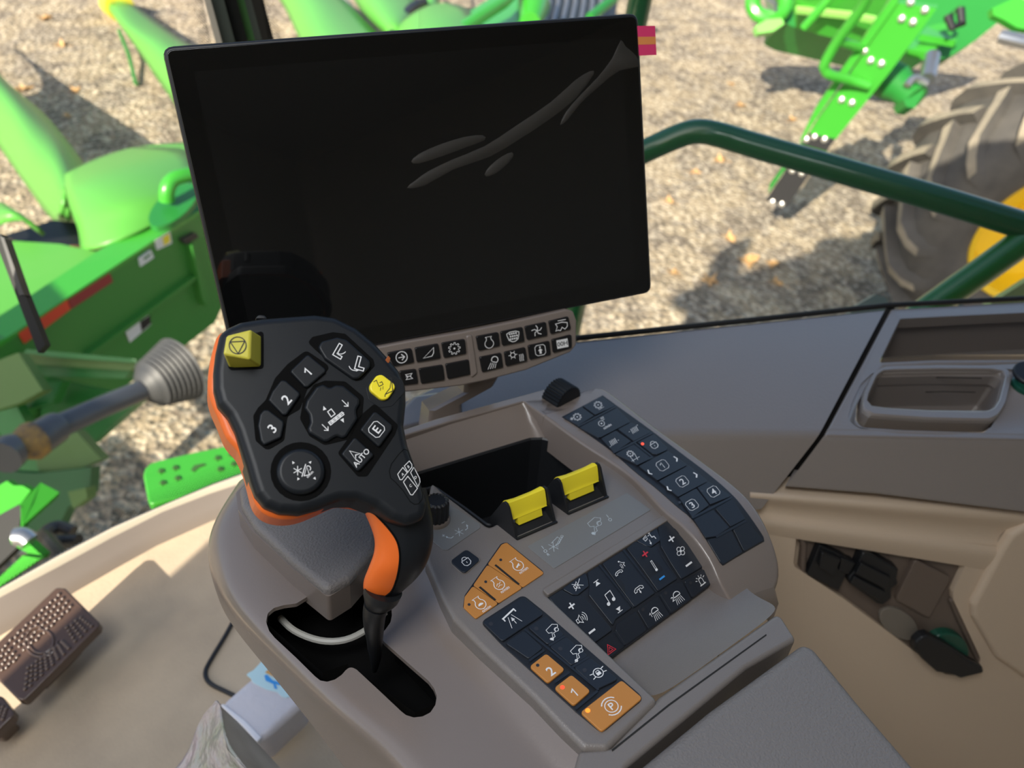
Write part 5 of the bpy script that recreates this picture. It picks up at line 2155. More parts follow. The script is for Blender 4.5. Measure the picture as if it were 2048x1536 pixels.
for poly, dr, lab in (
        ([(130, 408), (320, 372), (342, 480), (180, 512)], D((sy_clock_arrow, *pb((243, 440), 46))), 'button with a circled arrow'),
        ([(345, 369), (526, 336), (546, 448), (362, 480)], D((sy_wedge, *pb((450, 408), 46))), 'button with a wedge symbol'),
        ([(550, 331), (730, 301), (742, 412), (570, 447)], D((sy_gear, *pb((648, 373), 46))), 'button with a gear symbol'),
        ([(815, 281), (988, 248), (1001, 352), (836, 392)], D((sy_engine, *pb((915, 328), 40))), 'button with an engine symbol'),
        ([(1004, 245), (1174, 209), (1190, 318), (1020, 353)], D((sy_hex, *pb((1100, 280), 50))), 'button with a screen of dots'),
        ([(1190, 205), (1354, 170), (1366, 274), (1210, 308)], D((sy_blower, *pb((1283, 236), 46))), 'button with a fan wheel'),
        ([(1375, 164), (1526, 128), (1546, 224), (1392, 263)], D((sy_combine2, *pb((1468, 195), 52))), 'button with a harvester symbol'),
        ([(225, 548), (356, 532), (373, 642), (250, 657)], D((sy_hourglass, *pb((300, 588), 28))), 'button half hidden by the joystick'),
        ([(375, 529), (561, 499), (577, 614), (396, 645)], None, 'plain button beside the half hidden one'),
        ([(580, 494), (760, 459), (772, 572), (600, 610)], None, 'plain button beside the centre ridge'),
        ([(842, 441), (1010, 407), (1026, 517), (864, 557)], D((sy_lamp_side, *pb((945, 482), 46))), 'button with a work light'),
        ([(1032, 402), (1195, 364), (1211, 470), (1048, 511)], D((sy_climate, *pb((1125, 438), 52))), 'button with a climate symbol'),
        ([(1215, 352), (1380, 315), (1391, 420), (1230, 461)], D((sy_upbox, *pb((1308, 385), 42))), 'button with a boxed arrow'),
        ([(1398, 305), (1550, 267), (1551, 368), (1410, 408)], D((sy_disp, *pb((1478, 335), 44))), 'button with a small display symbol')):
    key(BAR, Z6(poly), dr, 2.2, -.5, 1.4, .7, GK, parent=bar, label=lab)

# ================================================================== OUTSIDE THE GLASS
GREEN = mat('bright_green_paint', (.045, .34, .03), .32, coat=.3)
GREEN_H = mat('green_header_plastic', (.10, .37, .055), .38)
GREEN_D = mat('shaded_green_paint', (.018, .20, .03), .4)  # same green, with the shade put into its colour
GREEN_R = mat('dark_green_rail_paint', (.008, .095, .030), .28, coat=.5)
RUBBER = mat('dusty_tyre_rubber', (.060, .056, .052), .8, noise=(7, (.115, .105, .092), .25))
RUBD = mat('dusty_lug_faces', (.20, .175, .135), .9, noise=(9, (.34, .29, .21), .2))
RIMY = mat('yellow_rim_paint', (.85, .55, .01), .4)
BOLT = mat('zinc_bolt', (.75, .73, .68), .3, metal=.7)
STEEL = mat('bare_steel', (.42, .43, .45), .3, metal=.85)
GRIP = mat('black_tread_mat', (.02, .02, .022), .8)
WHT = mat('white_decal', (.75, .76, .76), .5)

# ---- hand rail just outside the right pane
rail = thing('hand_rail', 'dark green bent tube hand rail outside the right window', 'hand rail', at(1830, 640, 1.3))
mb = MB()
rz = [(1010, 420, 1.30), (1150, 366, 1.27), (1290, 302, 1.24), (1352, 274, 1.215), (1392, 263, 1.20), (1432, 268, 1.19), (1500, 288, 1.18), (1700, 346, 1.14), (1900, 405, 1.10), (2060, 455, 1.075), (2250, 512, 1.06), (2450, 545, 1.06)]
mb.tube([at(*p) for p in rz], .0192, 20, smooth=4)
mb.build('rail', GREEN_R, rail)
mb = MB()
mb.tube([at(2075, 462, 1.075), at(1960, 545, 1.11), at(1850, 622, 1.15), at(1700, 735, 1.2)], .0205, 20, smooth=2)
mb.build('strut', mat('mid_green_rail_paint', (.015, .16, .03), .3, coat=.4), rail)
PALEG = mat('pale_grey_green_plate', (.20, .25, .22), .5)
for pts_, z, t_, m_ in (([(1690, 640), (1712, 612), (1752, 588), (1774, 596), (1782, 640)], 1.32, .02, PALEG), ([(1870, 640), (1910, 590), (1938, 596), (1900, 640)], 1.30, .02, PALEG)):
    mb = MB()
    mb.slab([at(x, y, z) for x, y in pts_], t_)
    mb.build('foot_plate', m_, rail, wn=False)
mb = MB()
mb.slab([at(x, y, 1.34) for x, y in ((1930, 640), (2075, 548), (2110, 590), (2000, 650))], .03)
mb.build('platform_edge', mat('olive_edge', (.28, .33, .12), .4), rail, wn=False)  # even pale olive edge colour
mpost = thing('mirror_post', 'green upright post partly hidden behind the monitor', 'post', at(1140, 700, 1.4))
mb = MB()
mb.tube([at(1292, -60, 1.25), at(1276, 20, 1.3), at(1148, 630, 1.62), at(1130, 720, 1.7), at(1080, 960, 1.95)], .0205, 16)
mb.build('tube', GREEN_R, mpost)

# ---- second harvester: wheel
wheel_c = at(2118, 488, 4.55)
machine = thing('parked_harvester', 'bright green harvester parked across the yard with ladder and tall yellow rimmed tyre', 'harvester', Vector((wheel_c.x, wheel_c.y, 0)))
dcam = (CAM - wheel_c)
dcam.z = 0
dcam.normalize()
right = Vector((-dcam.y, dcam.x, 0))
if right.dot(_cx) < 0:
    right = -right
ang = math.radians(36)
WA = (dcam * math.cos(ang) + right * math.sin(ang)).normalized()      # axle, pointing outboard
EX = Vector((0, 0, 1))
EY = WA.cross(EX)
R0 = wheel_c.z - .01


def polar(r, a, th):
    return wheel_c + WA * a + (EX * math.cos(th) + EY * math.sin(th)) * r


k = R0 / 1.0
mb = MB()
prof = [(.50, .24), (.53, .30), (.60, .335), (.70, .35), (.80, .335), (.875, .29), (.905, .22), (.915, 0), (.905, -.22), (.875, -.29), (.80, -.335), (.70, -.35), (.60, -.335), (.52, -.28), (.50, -.24)]
NSEG = 72
vs, fs = [], []
for r, a in prof:
    for s in range(NSEG):
        vs.append(polar(r * k, a - .30, 2 * PI * s / NSEG))
for i in range(len(prof) - 1):
    for s in range(NSEG):
        t = (s + 1) % NSEG
        fs.append((i * NSEG + s, i * NSEG + t, (i + 1) * NSEG + t, (i + 1) * NSEG + s))
mb.add(vs, fs)
# lugs: two staggered rows of curved bars
NL = 19
for side in (1, -1):
    for q in range(NL):
        th0 = 2 * PI * (q + (.5 if side < 0 else 0)) / NL
        path = []
        for t in (0, .2, .4, .6, .8, 1.0):
            a = side * (-.03 + .345 * t)
            th = th0 + .36 * t ** 1.15
            rb = .895 - .02 * t if t < .85 else .80
            rt = .995 - .012 * t if t < .85 else .93
            path.append((a, th, rb, rt))
        path.append((side * .345, th0 + .42, .74, .86))
        n_ = len(path)
        vv, ff, mm_ = [], [], []
        for a, th, rb, rt in path:
            hw = .034
            vv += [polar(rb * k, a - .30, th - hw * 1.3), polar(rt * k, a - .30, th - hw), polar(rt * k, a - .30, th + hw), polar(rb * k, a - .30, th + hw * 1.3)]
        for i in range(n_ - 1):
            b_ = i * 4
            ff += [(b_, b_ + 1, b_ + 5, b_ + 4), (b_ + 1, b_ + 2, b_ + 6, b_ + 5), (b_ + 2, b_ + 3, b_ + 7, b_ + 6)]
        ff += [(0, 3, 2, 1), ((n_ - 1) * 4, (n_ - 1) * 4 + 1, (n_ - 1) * 4 + 2, (n_ - 1) * 4 + 3)]
        o_ = len(mb.f)
        mb.add(vv, ff, 0)
        for i in range(n_ - 1):
            mb.m[o_ + i * 3 + 1] = 1
mb.build('tyre', [RUBBER, RUBD], machine, sharp=40, wn=False, label='dusty black tyre with deep lugs')
mb = MB()
mb.lathe(wheel_c - WA * .30, WA, [(.47 * k, -.22), (.515 * k, .235), (.495 * k, .25), (.46 * k, .23), (.43 * k, .12), (.40 * k, .05), (.20 * k, .02), (.15 * k, .10), (.02, .10)], 64)
mb.build('rim', RIMY, machine, sharp=40)

# ---- ladder, rails, hull of the second harvester
ZL = zoomed(1480, 0, 3.606)
hb, ht = .35, 1.95
lb0, lb1 = atz(*ZL(188, 1448), hb), atz(*ZL(345, 1492), hb)
lt0, lt1 = atz(*ZL(1170, -40), ht), atz(*ZL(1450, 30), ht)
LN = (lb1 - lb0).cross(lt0 - lb0).normalized()
if LN.dot(CAM - lb0) < 0:
    LN = -LN
LAD = Surf(lb0, LN, lb1 - lb0)
lad_t = thing('x', '', '') if False else None
mb = MB()
mb.prism(LAD, ZL([(1120, 20), (1420, 60), (1290, 240), (1090, 510), (880, 770), (692, 1002), (498, 962), (560, 860), (740, 610), (905, 370)]), 0, -60, 0, 0, 0, cap0=True)
ladder = mb.build('ladder', GREEN, machine, wn=False)
mb = MB()
mb.prism(LAD, ZL([(1150, -10), (1132, 30), (905, 350), (730, 600), (520, 900), (470, 985), (430, 1035), (445, 985), (545, 780), (860, 320), (1110, -40)]), 25, -60, 0, 0, 0, cap0=True)
mb.build('side_rail', GREEN, ladder, wn=False)
mb = MB()
mb.prism(LAD, ZL([(500, 964), (690, 1004), (625, 1090), (450, 1040)]), 4, -40, 0, 0, 0, cap0=True)
mb.prism(LAD, ZL([(365, 1180), (530, 1215), (345, 1490), (185, 1448)]), 4, -40, 0, 0, 0, cap0=True)
mb.build('rubber_step', GRIP, ladder, wn=False)
mb = MB()
mb.prism(LAD, ZL([(320, 1190), (360, 1175), (205, 1395), (215, 1330)]), 6, -50, 0, 0, 0, cap0=True)
mb.prism(LAD, ZL([(440, 1035), (630, 1092), (540, 1215), (365, 1178)]), -10, -40, 0, 0, 0, cap0=True)
mb.build('step_bracket', GREEN_D, ladder, wn=False)
for c in ((1230, 15), (1333, 72), (1166, 135), (1247, 160), (898, 366), (942, 437), (1020, 459), (733, 720), (808, 742), (840, 595), (915, 615), (480, 1005), (538, 988), (610, 1006), (378, 1230), (447, 1250), (235, 1455), (302, 1472)):
    mb = MB()
    p = LAD.at(*ZL(*c), .006)
    mb.lathe(p - LN * .005, LN, [(.024, 0), (.022, .014), (.012, .022), (.001, .024)], 12)
    mb.build('bolt', BOLT, ladder)


def lad(x, y, h=0.0):
    return LAD.at(*ZL(x, y), h)


mb = MB()
mb.tube([lad(940, -60, .35), lad(870, 70, .30), lad(700, 300, .22), lad(612, 455, .2), lad(612, 500, .19), lad(650, 540, .17), lad(800, 580, .06), lad(930, 618, .02)], .032, 14, smooth=4)
mb.build('grab_rail', GREEN, ladder)
mb = MB()
mb.tube([lad(720, 300, .2), lad(870, 345, .03)], .028, 12)
mb.build('grab_rail', GREEN, ladder)
mb = MB()
mb.tube([lad(690, -60, .35), lad(460, 200, .35)], .026, 12)
mb.build('grab_rail', GREEN, ladder)


def far_slab(pts, z, t=.05):
    return [at(*ZL(*p), z if not callable(z) else z(p)) for p in pts], t


def slab_part(name, pts, zs, t, m_, par=None, lab=None):
    mb = MB()
    zs = [zs] * len(pts) if not isinstance(zs, list) else zs
    mb.slab([at(*ZL(*p), z) for p, z in zip(pts, zs)], t)
    return mb.build(name, m_, par or machine, wn=False, label=lab)


# side panel, a pale slab as its highlight streak, the shaded green hull behind
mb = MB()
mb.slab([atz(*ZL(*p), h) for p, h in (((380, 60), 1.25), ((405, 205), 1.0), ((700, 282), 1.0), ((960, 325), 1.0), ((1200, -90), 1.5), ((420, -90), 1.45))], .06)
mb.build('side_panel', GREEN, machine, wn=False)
slab_part('highlight_streak', [(405, 40), (405, 70), (800, 112), (1010, 150), (1030, 125), (800, 80)], [6.6, 6.55, 6.5, 6.4, 6.4, 6.5], .04, mat('lit_green_streak', (.25, .60, .12), .25))
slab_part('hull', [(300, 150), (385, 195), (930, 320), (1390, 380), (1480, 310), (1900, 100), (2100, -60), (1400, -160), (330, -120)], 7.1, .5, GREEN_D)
slab_part('fender_plate', [(1350, 190), (1480, 160), (1575, 235), (1560, 290), (1300, 245)], [5.5, 5.5, 5.4, 5.35, 5.4], .05, GREEN)
slab_part('fender_plate', [(1250, 290), (1430, 325), (1385, 390), (1215, 352)], [5.5, 5.45, 5.4, 5.4], .05, GREEN)
slab_part('fender_plate', [(1820, 60), (1990, -20), (2100, 10), (2100, 215), (2000, 200), (1900, 140), (1830, 110)], [4.6] * 7, .05, GREEN)
slab_part('axle_cover', [(1590, 30), (1800, 60), (1900, 130), (1700, 290), (1500, 420), (1400, 420), (1480, 250)], [5.6] * 7, .2, GREEN_D)
mb = MB()
mb.tube([at(*ZL(1500, 110), 5.2), at(*ZL(1530, 200), 5.2), at(*ZL(1600, 170), 5.2), at(*ZL(1590, 60), 5.2)], .03, 8)
mb.build('hydraulic_hose', BLACK, machine)
mb = MB()
mb.tube([at(*ZL(1040, 560), 5.35), at(*ZL(1120, 600), 5.3), at(*ZL(1180, 650), 5.25), at(*ZL(1260, 720), 5.2)], [.13, .13, .10, .10], 16)
mb.build('steering_cylinder', GREEN_D, machine)
slab_part('yoke', [(1180, 720), (1230, 650), (1340, 630), (1310, 700), (1260, 780), (1200, 770)], 5.15, .14, GREEN_D)
mb = MB()
mb.tube([at(*ZL(1205, 615), 5.1), at(*ZL(1240, 575), 5.1), at(*ZL(1290, 570), 5.1), at(*ZL(1350, 605), 5.1)], .025, 8, smooth=3)
mb.build('steel_bail', STEEL, machine)
mb = MB()
mb.tube([at(*ZL(1390, 400), 5.3), at(*ZL(1355, 570), 5.2)], .05, 10)
mb.build('piston_rod', STEEL, machine)
mb = MB()
mb.tube([at(*ZL(1880, 262), 4.3), at(*ZL(2000, 290), 4.25), at(*ZL(2090, 310), 4.2)], .035, 10)
mb.build('pin', STEEL, machine)
# round guard at the front of the second harvester
mb = MB()
gp = [at(*ZL(210 + 120 * math.cos(t * PI / 12), 20 + 110 * math.sin(t * PI / 12)), 7.0) for t in range(-6, 19)]
mb.tube(gp, .07, 10)
mb.build('round_guard', GREEN, machine)
slab_part('guard_shoe', [(110, 190), (190, 140), (300, 130), (320, 170), (240, 225), (130, 240)], 6.9, .08, mat('pale_green_paint', (.20, .55, .12), .4))
mb = MB()
for q in range(5):
    mb.tube([at(*ZL(190 + 12 * q, -20 + 9 * q), 6.9), at(*ZL(215 + 9 * q, 40 + 10 * q), 6.95)], .03, 6)
mb.build('chain', STEEL, machine)

# ---- own corn header at the left
header = thing('corn_header', 'green corn header with long pointed snouts and a rear sheet with red reflectors', 'corn header', atz(300, 730, 0))
ZH = 1.15


def hz(x, y, h):
    return atz(x, y, h)


mb = MB()
up_e = [(-80, 690), (0, 632), (50, 598), (193, 503), (387, 400), (520, 330)]
lo_e = [(-80, 738), (0, 684), (77, 633), (213, 543), (394, 424), (520, 341)]
pts = [hz(x, y, ZH) for x, y in up_e]
low = [hz(x, y, ZH) for x, y in lo_e]
n = len(pts)
mb.add(pts + low + [p - UPV * .02 for p in low] + [p - UPV * .02 for p in pts], [(i, n + i, n + i + 1, i + 1) for i in range(n - 1)] + [(n + i, 2 * n + i, 2 * n + i + 1, n + i + 1) for i in range(n - 1)] + [(2 * n + i, 3 * n + i, 3 * n + i + 1, 2 * n + i + 1) for i in range(n - 1)])
mb.build('top_rail', GREEN, header, sharp=60, wn=False)
# rear sheet hangs below the rail
fa, fb_ = low[1], low[4]
HD = (fb_ - fa).normalized()
HN = Vector((-HD.y, HD.x, 0))
if HN.dot(CAM - fa) < 0:
    HN = -HN
SHEET = Surf(fa + HN * -.006, HN, HD)
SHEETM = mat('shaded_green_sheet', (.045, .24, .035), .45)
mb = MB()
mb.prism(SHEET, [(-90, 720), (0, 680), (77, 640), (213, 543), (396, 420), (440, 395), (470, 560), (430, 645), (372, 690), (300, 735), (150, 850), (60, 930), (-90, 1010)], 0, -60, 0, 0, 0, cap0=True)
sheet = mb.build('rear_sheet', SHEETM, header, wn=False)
ZC2 = zoomed(0, 400, 3.0)
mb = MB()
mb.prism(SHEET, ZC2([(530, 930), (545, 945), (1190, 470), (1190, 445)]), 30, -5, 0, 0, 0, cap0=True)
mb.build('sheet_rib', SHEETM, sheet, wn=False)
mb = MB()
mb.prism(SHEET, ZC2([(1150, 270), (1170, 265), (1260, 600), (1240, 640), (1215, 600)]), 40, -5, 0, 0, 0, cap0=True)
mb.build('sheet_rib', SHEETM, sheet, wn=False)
for nm, pts_, col, lab in (('reflector', [(112, 800), (150, 862), (425, 655), (405, 600)], mat('bright_red_reflector', (.75, .06, .02), .35), 'bright red-orange reflector strip'),
                           ('reflector', [(410, 600), (428, 655), (678, 490), (660, 440)], mat('dark_red_reflector', (.30, .03, .03), .4), 'dark red reflector strip')):
    mb = MB()
    mb.prism(SHEET, ZC2(pts_), 8, 0, 0, 0, 0)
    mb.build(nm, col, sheet, wn=False, label=lab)
for pts_, mats_, extra, lab in (
        ([(930, 245), (1020, 190), (1032, 260), (945, 300)], [WHT, YELLOW], [(975, 225), (1015, 200), (1022, 250), (985, 275)], 'white decal with a yellow field'),
        ([(835, 350), (905, 300), (925, 345), (845, 400)], [WHT, GREEN_D], [(860, 350), (900, 320), (905, 330), (868, 362)], 'small white decal'),
        ([(755, 790), (890, 690), (908, 745), (780, 855)], [WHT, BLACK], [(840, 730), (900, 690), (906, 742), (850, 790)], 'white decal with a black and red field')):
    mb = MB()
    mb.prism(SHEET, ZC2(pts_), 8, 0, 0, 0, 0)
    mb.flat(SHEET, ZC2(extra), 9, 0, 1)
    mb.build('decal', mats_, sheet, wn=False, label=lab)
mb = MB()
mb.prism(SHEET, ZC2([(1098, 240), (1180, 200), (1192, 225), (1120, 268)]), 30, -5, 0, 0, 0)
mb.build('dark_slot', BLACK, sheet, wn=False)


def shell_part(name, stations, m_, par, thick=.02, bulge=.5):
    """lofted cover: each station is three (px, py, height) points across it"""
    rows = []
    for st in stations:
        a, b, c = [hz(*p) for p in st]
        r = []
        for k_ in range(9):
            t = k_ / 8
            r.append(a * ((1 - t) * (1 - 2 * t)) + b * (4 * t * (1 - t)) + c * (t * (2 * t - 1)))
        rows.append(r)
    R2 = []
    for i in range(len(rows) - 1):
        for j in range(4):
            t = j / 4
            p0, p3 = rows[max(0, i - 1)], rows[min(len(rows) - 1, i + 2)]
            R2.append([.5 * ((2 * q1) + (q2 - q0) * t + (2 * q0 - 5 * q1 + 4 * q2 - q3) * t * t + (3 * q1 - q0 - 3 * q2 + q3) * t ** 3) for q0, q1, q2, q3 in zip(p0, rows[i], rows[i + 1], p3)])
    R2.append(rows[-1])
    mb = MB()
    mb.grid(R2)
    o = mb.build(name, m_, par, sharp=75, wn=False)
    s_ = o.modifiers.new('solid', 'SOLIDIFY')
    s_.thickness = thick
    s_.offset = 0
    return o


sn = shell_part('snout', [((213, 12, .12), (230, 6, .22), (250, 0, .14)), ((238, 45, .2), (262, 50, .38), (300, 36, .22)), ((285, 112, .3), (312, 88, .55), (345, 70, .33)), ((330, 178, .4), (360, 135, .68), (400, 108, .45)), ((420, 300, .55), (450, 230, .85), (480, 190, .6))], GREEN_H, header)
mb = MB()
mb.tube([hz(205, -8, .1), hz(222, 6, .13), hz(240, 14, .16)], [.03, .13, .16], 12)
mb.build('snout_tip', mat('yellow_green_tip', (.70, .62, .05), .4), sn)
mb = MB()
mb.tube([hz(238, 60, .12), hz(258, 110, .1), hz(272, 168, .03)], .018, 6)
mb.build('crop_guide', GREEN_D, sn)
shell_part('snout', [((-90, 165, .25), (-85, 110, .45), (-70, 60, .28)), ((0, 292, .4), (8, 205, .68), (0, 152, .45)), ((48, 360, .5), (62, 282, .82), (82, 225, .55)), ((95, 425, .58), (108, 335, .92), (128, 278, .65)), ((128, 452, .62), (132, 395, .98), (165, 328, .72))], GREEN_H, header)
shell_part('snout', [((118, 420, .60), (125, 380, .98), (138, 368, .9)), ((128, 452, .62), (136, 425, .90), (146, 415, .8)), ((146, 455, .62), (150, 448, .7), (156, 440, .66))], GREEN_H, header)
# covers along the rail
shell_part('gear_cover', [((132, 350, .95), (200, 318, 1.0), (276, 296, .95)), ((134, 380, 1.12), (230, 345, 1.2), (385, 305, 1.1)), ((145, 420, 1.15), (260, 400, 1.24), (400, 370, 1.15)), ((160, 460, 1.12), (250, 440, 1.2), (400, 400, 1.15)), ((165, 497, 1.05), (240, 482, 1.15), (385, 405, 1.15))], GREEN_H, header)
shell_part('gear_cover', [((276, 296, .95), (380, 288, 1.0), (500, 290, .95)), ((385, 305, 1.1), (430, 310, 1.1), (500, 330, 1.1)), ((400, 370, 1.15), (440, 360, 1.1), (500, 350, 1.1))], GREEN_H, header)
mb = MB()
e = [(346 + 48 * math.cos(t * PI / 12) + 10 * math.sin(t * PI / 12), 410 - 38 * math.sin(t * PI / 12) - 20 * math.cos(t * PI / 12)) for t in range(24)]
mb.slab([hz(x, y, 1.255) for x, y in e], .03)  # dark disc painted in place of the shaded hole
mb.build('service_opening', GREEN_D, header, wn=False)
mb = MB()
mb.tube([hz(334, 402, 1.28), hz(334, 380, 1.33), hz(345, 360, 1.36), hz(372, 350, 1.36), hz(420, 345, 1.33)], .035, 12, smooth=4)
mb.build('bent_pipe', GREEN, header)
shell_part('end_cover', [((-40, 420, .9), (-10, 408, 1.0), (10, 412, 1.0)), ((-40, 455, .95), (15, 425, 1.08), (45, 438, 1.0)), ((-40, 480, .9), (30, 440, 1.05), (88, 470, .95))], GREEN_H, header)
mb = MB()
mb.slab([hz(x, y, .98) for x, y in ((-60, 500), (30, 482), (120, 488), (200, 505), (60, 605), (-60, 680))], .04)
mb.build('deck', GREEN_H, header, wn=False)
mb = MB()
mb.slab([hz(x, y, .80) for x, y in ((10, 470), (60, 455), (105, 440), (150, 445), (170, 470), (180, 500), (60, 495))], .05)
mb.build('chain_gap', BLACK, header, wn=False)
mb = MB()
mb.slab([hz(x, y, .90) for x, y in ((140, 490), (195, 492), (212, 498), (190, 510))], .03)
mb.build('rusty_strip', mat('rusty_brown', (.14, .06, .03), .7), header, wn=False)
# covers and snouts farther along, above the monitor
shell_part('snout', [((540, -30, .3), (572, -45, .55), (620, -50, .4)), ((572, 18, .4), (618, -2, .7), (672, -12, .5)), ((600, 78, .5), (652, 60, .8), (738, 52, .6)), ((640, 150, .6), (700, 130, .9), (800, 110, .7))], GREEN_H, header)
shell_part('snout', [((690, -40, .35), (730, -55, .6), (770, -60, .4)), ((722, 20, .5), (760, 0, .75), (815, -15, .55)), ((770, 66, .6), (792, 52, .8), (830, 12, .6)), ((790, 75, .6), (805, 66, .7), (822, 50, .6))], GREEN_H, header)
mb = MB()
mb.tube([hz(682, -10, .35), hz(705, 25, .4), hz(735, 60, .5)], .05, 8)
mb.build('crop_guide', mat('grey_guide', (.30, .29, .26), .6), header)
mb = MB()
mb.tube([hz(785, 70, .75), hz(800, 40, .72), hz(828, 12, .68), hz(850, 5, .66)], .045, 8, smooth=3)
mb.build('crop_guide', BLACK, header)
shell_part('gear_cover', [((790, 62, .7), (840, 20, .95), (900, 8, .8)), ((795, 90, .8), (860, 52, 1.05), (935, 20, .9)), ((800, 130, .8), (880, 85, 1.05), (960, 60, .9))], GREEN_H, header)
shell_part('snout', [((835, -50, .4), (860, -60, .6), (890, -60, .45)), ((842, 5, .5), (862, 14, .62), (880, -10, .5)), ((855, 24, .5), (865, 26, .55), (878, 10, .5))], GREEN_H, header)
mb = MB()
mb.slab([hz(x, y, .8) for x, y in ((880, 60), (990, -10), (1040, -30), (1050, 60), (980, 90))], .08)
mb.build('gear_cover', GREEN, header, wn=False)
mb = MB()
mb.tube([hz(900, 75, .95), hz(950, 40, .97), hz(1005, 5, 1.0), hz(1040, -30, 1.0)], .06, 10)
mb.build('top_rail', GREEN, header)
mb = MB()
mb.tube([hz(1060, -20, .9), hz(1068, 12, .85), hz(1060, 45, .8)], [.12, .16, .10], 14)
mb.build('gearbox', GREEN, header)
mb = MB()
for q in range(7):
    x = 1095 + 18 * q
    mb.tube([hz(x, -25, .7), hz(x + 5 - q, 5, .65), hz(x - 6, 45, .6)], .022, 6)
mb.build('chain', STEEL, header)
mb = MB()
mb.slab([hz(x, y, .5) for x, y in ((1085, 50), (1090, -30), (1240, -30), (1230, 40))], .05)
mb.build('chain_gap', BLACK, header, wn=False)
mb = MB()
mb.tube([hz(1180, 35, .7), hz(1225, 0, .75), hz(1260, -40, .8)], .05, 8)
mb.build('crop_guide', GREEN_D, header)

# ---- drive shaft, feeder parts and the plates below the windscreen
ZD = zoomed(0, 640, 3.84)
shaft = thing('drive_shaft', 'grey telescopic drive shaft with a ribbed rubber cone in front of the rear sheet', 'drive shaft', at(60, 950, 2.6))


def zd(x, y, z):
    return at(*ZD(x, y), z)


GREYM = mat('grey_guard_plastic', (.07, .075, .085), .35)
mb = MB()
mb.tube([zd(280, 920, 2.40), zd(420, 830, 2.46), zd(440, 822, 2.47), zd(460, 812, 2.48), zd(800, 660, 2.62), zd(1100, 535, 2.75)], [.055, .052, .05, .040, .038, .037], 18)
mb.build('guard_tube', GREYM, shaft)
mb = MB()
ca, cb = zd(1090, 535, 2.75), zd(1400, 370, 2.88)
rr = [.042, .055, .066, .074] + [v for k_ in range(8) for v in (.080 + .005 * k_, .093 + .005 * k_)] + [.118]
mb.tube([ca.lerp(cb, i / (len(rr) - 1)) for i in range(len(rr))], rr, 24)
mb.build('rubber_cone', mat('grey_rubber', (.05, .052, .055), .5), shaft)
mb = MB()
mb.tube([zd(90, 1000, 2.32), zd(180, 960, 2.35), zd(240, 935, 2.38), zd(300, 905, 2.4)], [.035, .05, .062, .058], 14)
mb.build('joint_yoke', mat('worn_yellow_joint', (.42, .24, .05), .6, noise=(30, (.08, .06, .05), .2)), shaft)
mb = MB()
mb.tube([zd(20, 1060, 2.28), zd(70, 1010, 2.31), zd(130, 985, 2.33)], [.055, .055, .05], 14)
mb.build('shaft_end', GREYM, shaft)

feeder = header
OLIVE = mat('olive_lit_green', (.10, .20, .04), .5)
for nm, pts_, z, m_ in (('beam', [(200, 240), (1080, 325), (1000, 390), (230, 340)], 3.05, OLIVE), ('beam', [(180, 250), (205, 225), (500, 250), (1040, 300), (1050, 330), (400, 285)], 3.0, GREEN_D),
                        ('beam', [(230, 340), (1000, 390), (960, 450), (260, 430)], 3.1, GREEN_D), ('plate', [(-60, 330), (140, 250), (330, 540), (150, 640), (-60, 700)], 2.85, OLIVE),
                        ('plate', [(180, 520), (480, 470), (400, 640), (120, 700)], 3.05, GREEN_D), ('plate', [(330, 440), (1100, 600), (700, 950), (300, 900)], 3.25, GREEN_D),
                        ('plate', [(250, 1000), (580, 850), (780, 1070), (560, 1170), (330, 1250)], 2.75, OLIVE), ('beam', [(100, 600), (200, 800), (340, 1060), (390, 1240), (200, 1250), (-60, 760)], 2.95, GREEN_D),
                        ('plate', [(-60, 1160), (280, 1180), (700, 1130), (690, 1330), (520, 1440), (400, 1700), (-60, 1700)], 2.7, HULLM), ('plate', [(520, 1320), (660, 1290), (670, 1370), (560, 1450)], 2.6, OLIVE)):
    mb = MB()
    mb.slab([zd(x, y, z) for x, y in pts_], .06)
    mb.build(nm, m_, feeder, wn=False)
ZB = zoomed(0, 940, 4.8)
GREEN_B = mat('green_bracket_paint', (.045, .32, .03), .7, spec=.12)
br = thing('folded_bracket', 'bright green folded steel bracket with a grey arm outside the lower windscreen edge', 'bracket', at(30, 1150, 1.7))


def zb(x, y, z):
    return at(*ZB(x, y), z)


for nm, pts_, zs, t, m_ in (('plate', [(-80, 190), (65, 105), (130, 150), (215, 150), (295, 195), (200, 320), (-80, 500)], [1.7] * 7, .02, GREEN_B), ('plate', [(390, 120), (572, 215), (400, 370), (215, 535), (195, 325)], [1.72, 1.72, 1.68, 1.65, 1.66], .02, GREEN_B),
                            ('grey_arm', [(-80, 470), (170, 335), (210, 350), (180, 600), (120, 690), (160, 750), (-80, 980)], [1.66] * 7, .03, mat('grey_arm_paint', (.045, .045, .046), .7, spec=.1)), ('plate', [(-80, 1100), (220, 820), (380, 850), (420, 830), (-80, 1170)], [1.5] * 5, .02, GREEN_B),
                            ('lug', [(90, 660), (160, 640), (270, 700), (400, 820), (380, 870), (250, 790), (110, 710)], [1.6] * 7, .03, GREEN_B)):
    mb = MB()
    mb.slab([zb(x, y, z) for (x, y), z in zip(pts_, zs)], t)
    mb.build(nm, m_, br, wn=False)
mb = MB()
mb.tube([zb(160, 640, 1.57), zb(230, 640, 1.57), zb(290, 690, 1.57)], .02, 12, smooth=3)
mb.build('pin', STEEL, br)
hose = thing('hydraulic_hose', 'pair of black hoses curving below the windscreen edge', 'hose', zb(560, 760, 1.9))
mb = MB()
mb.tube([atz(300, 1260, ZF) - UPV * .4, zb(520, 760, 1.7), zb(440, 690, 1.87), zb(450, 600, 1.92), zb(560, 550, 1.95), zb(700, 600, 1.95)], .018, 10, smooth=5)
mb.build('hose', BLACK, hose)
mb = MB()
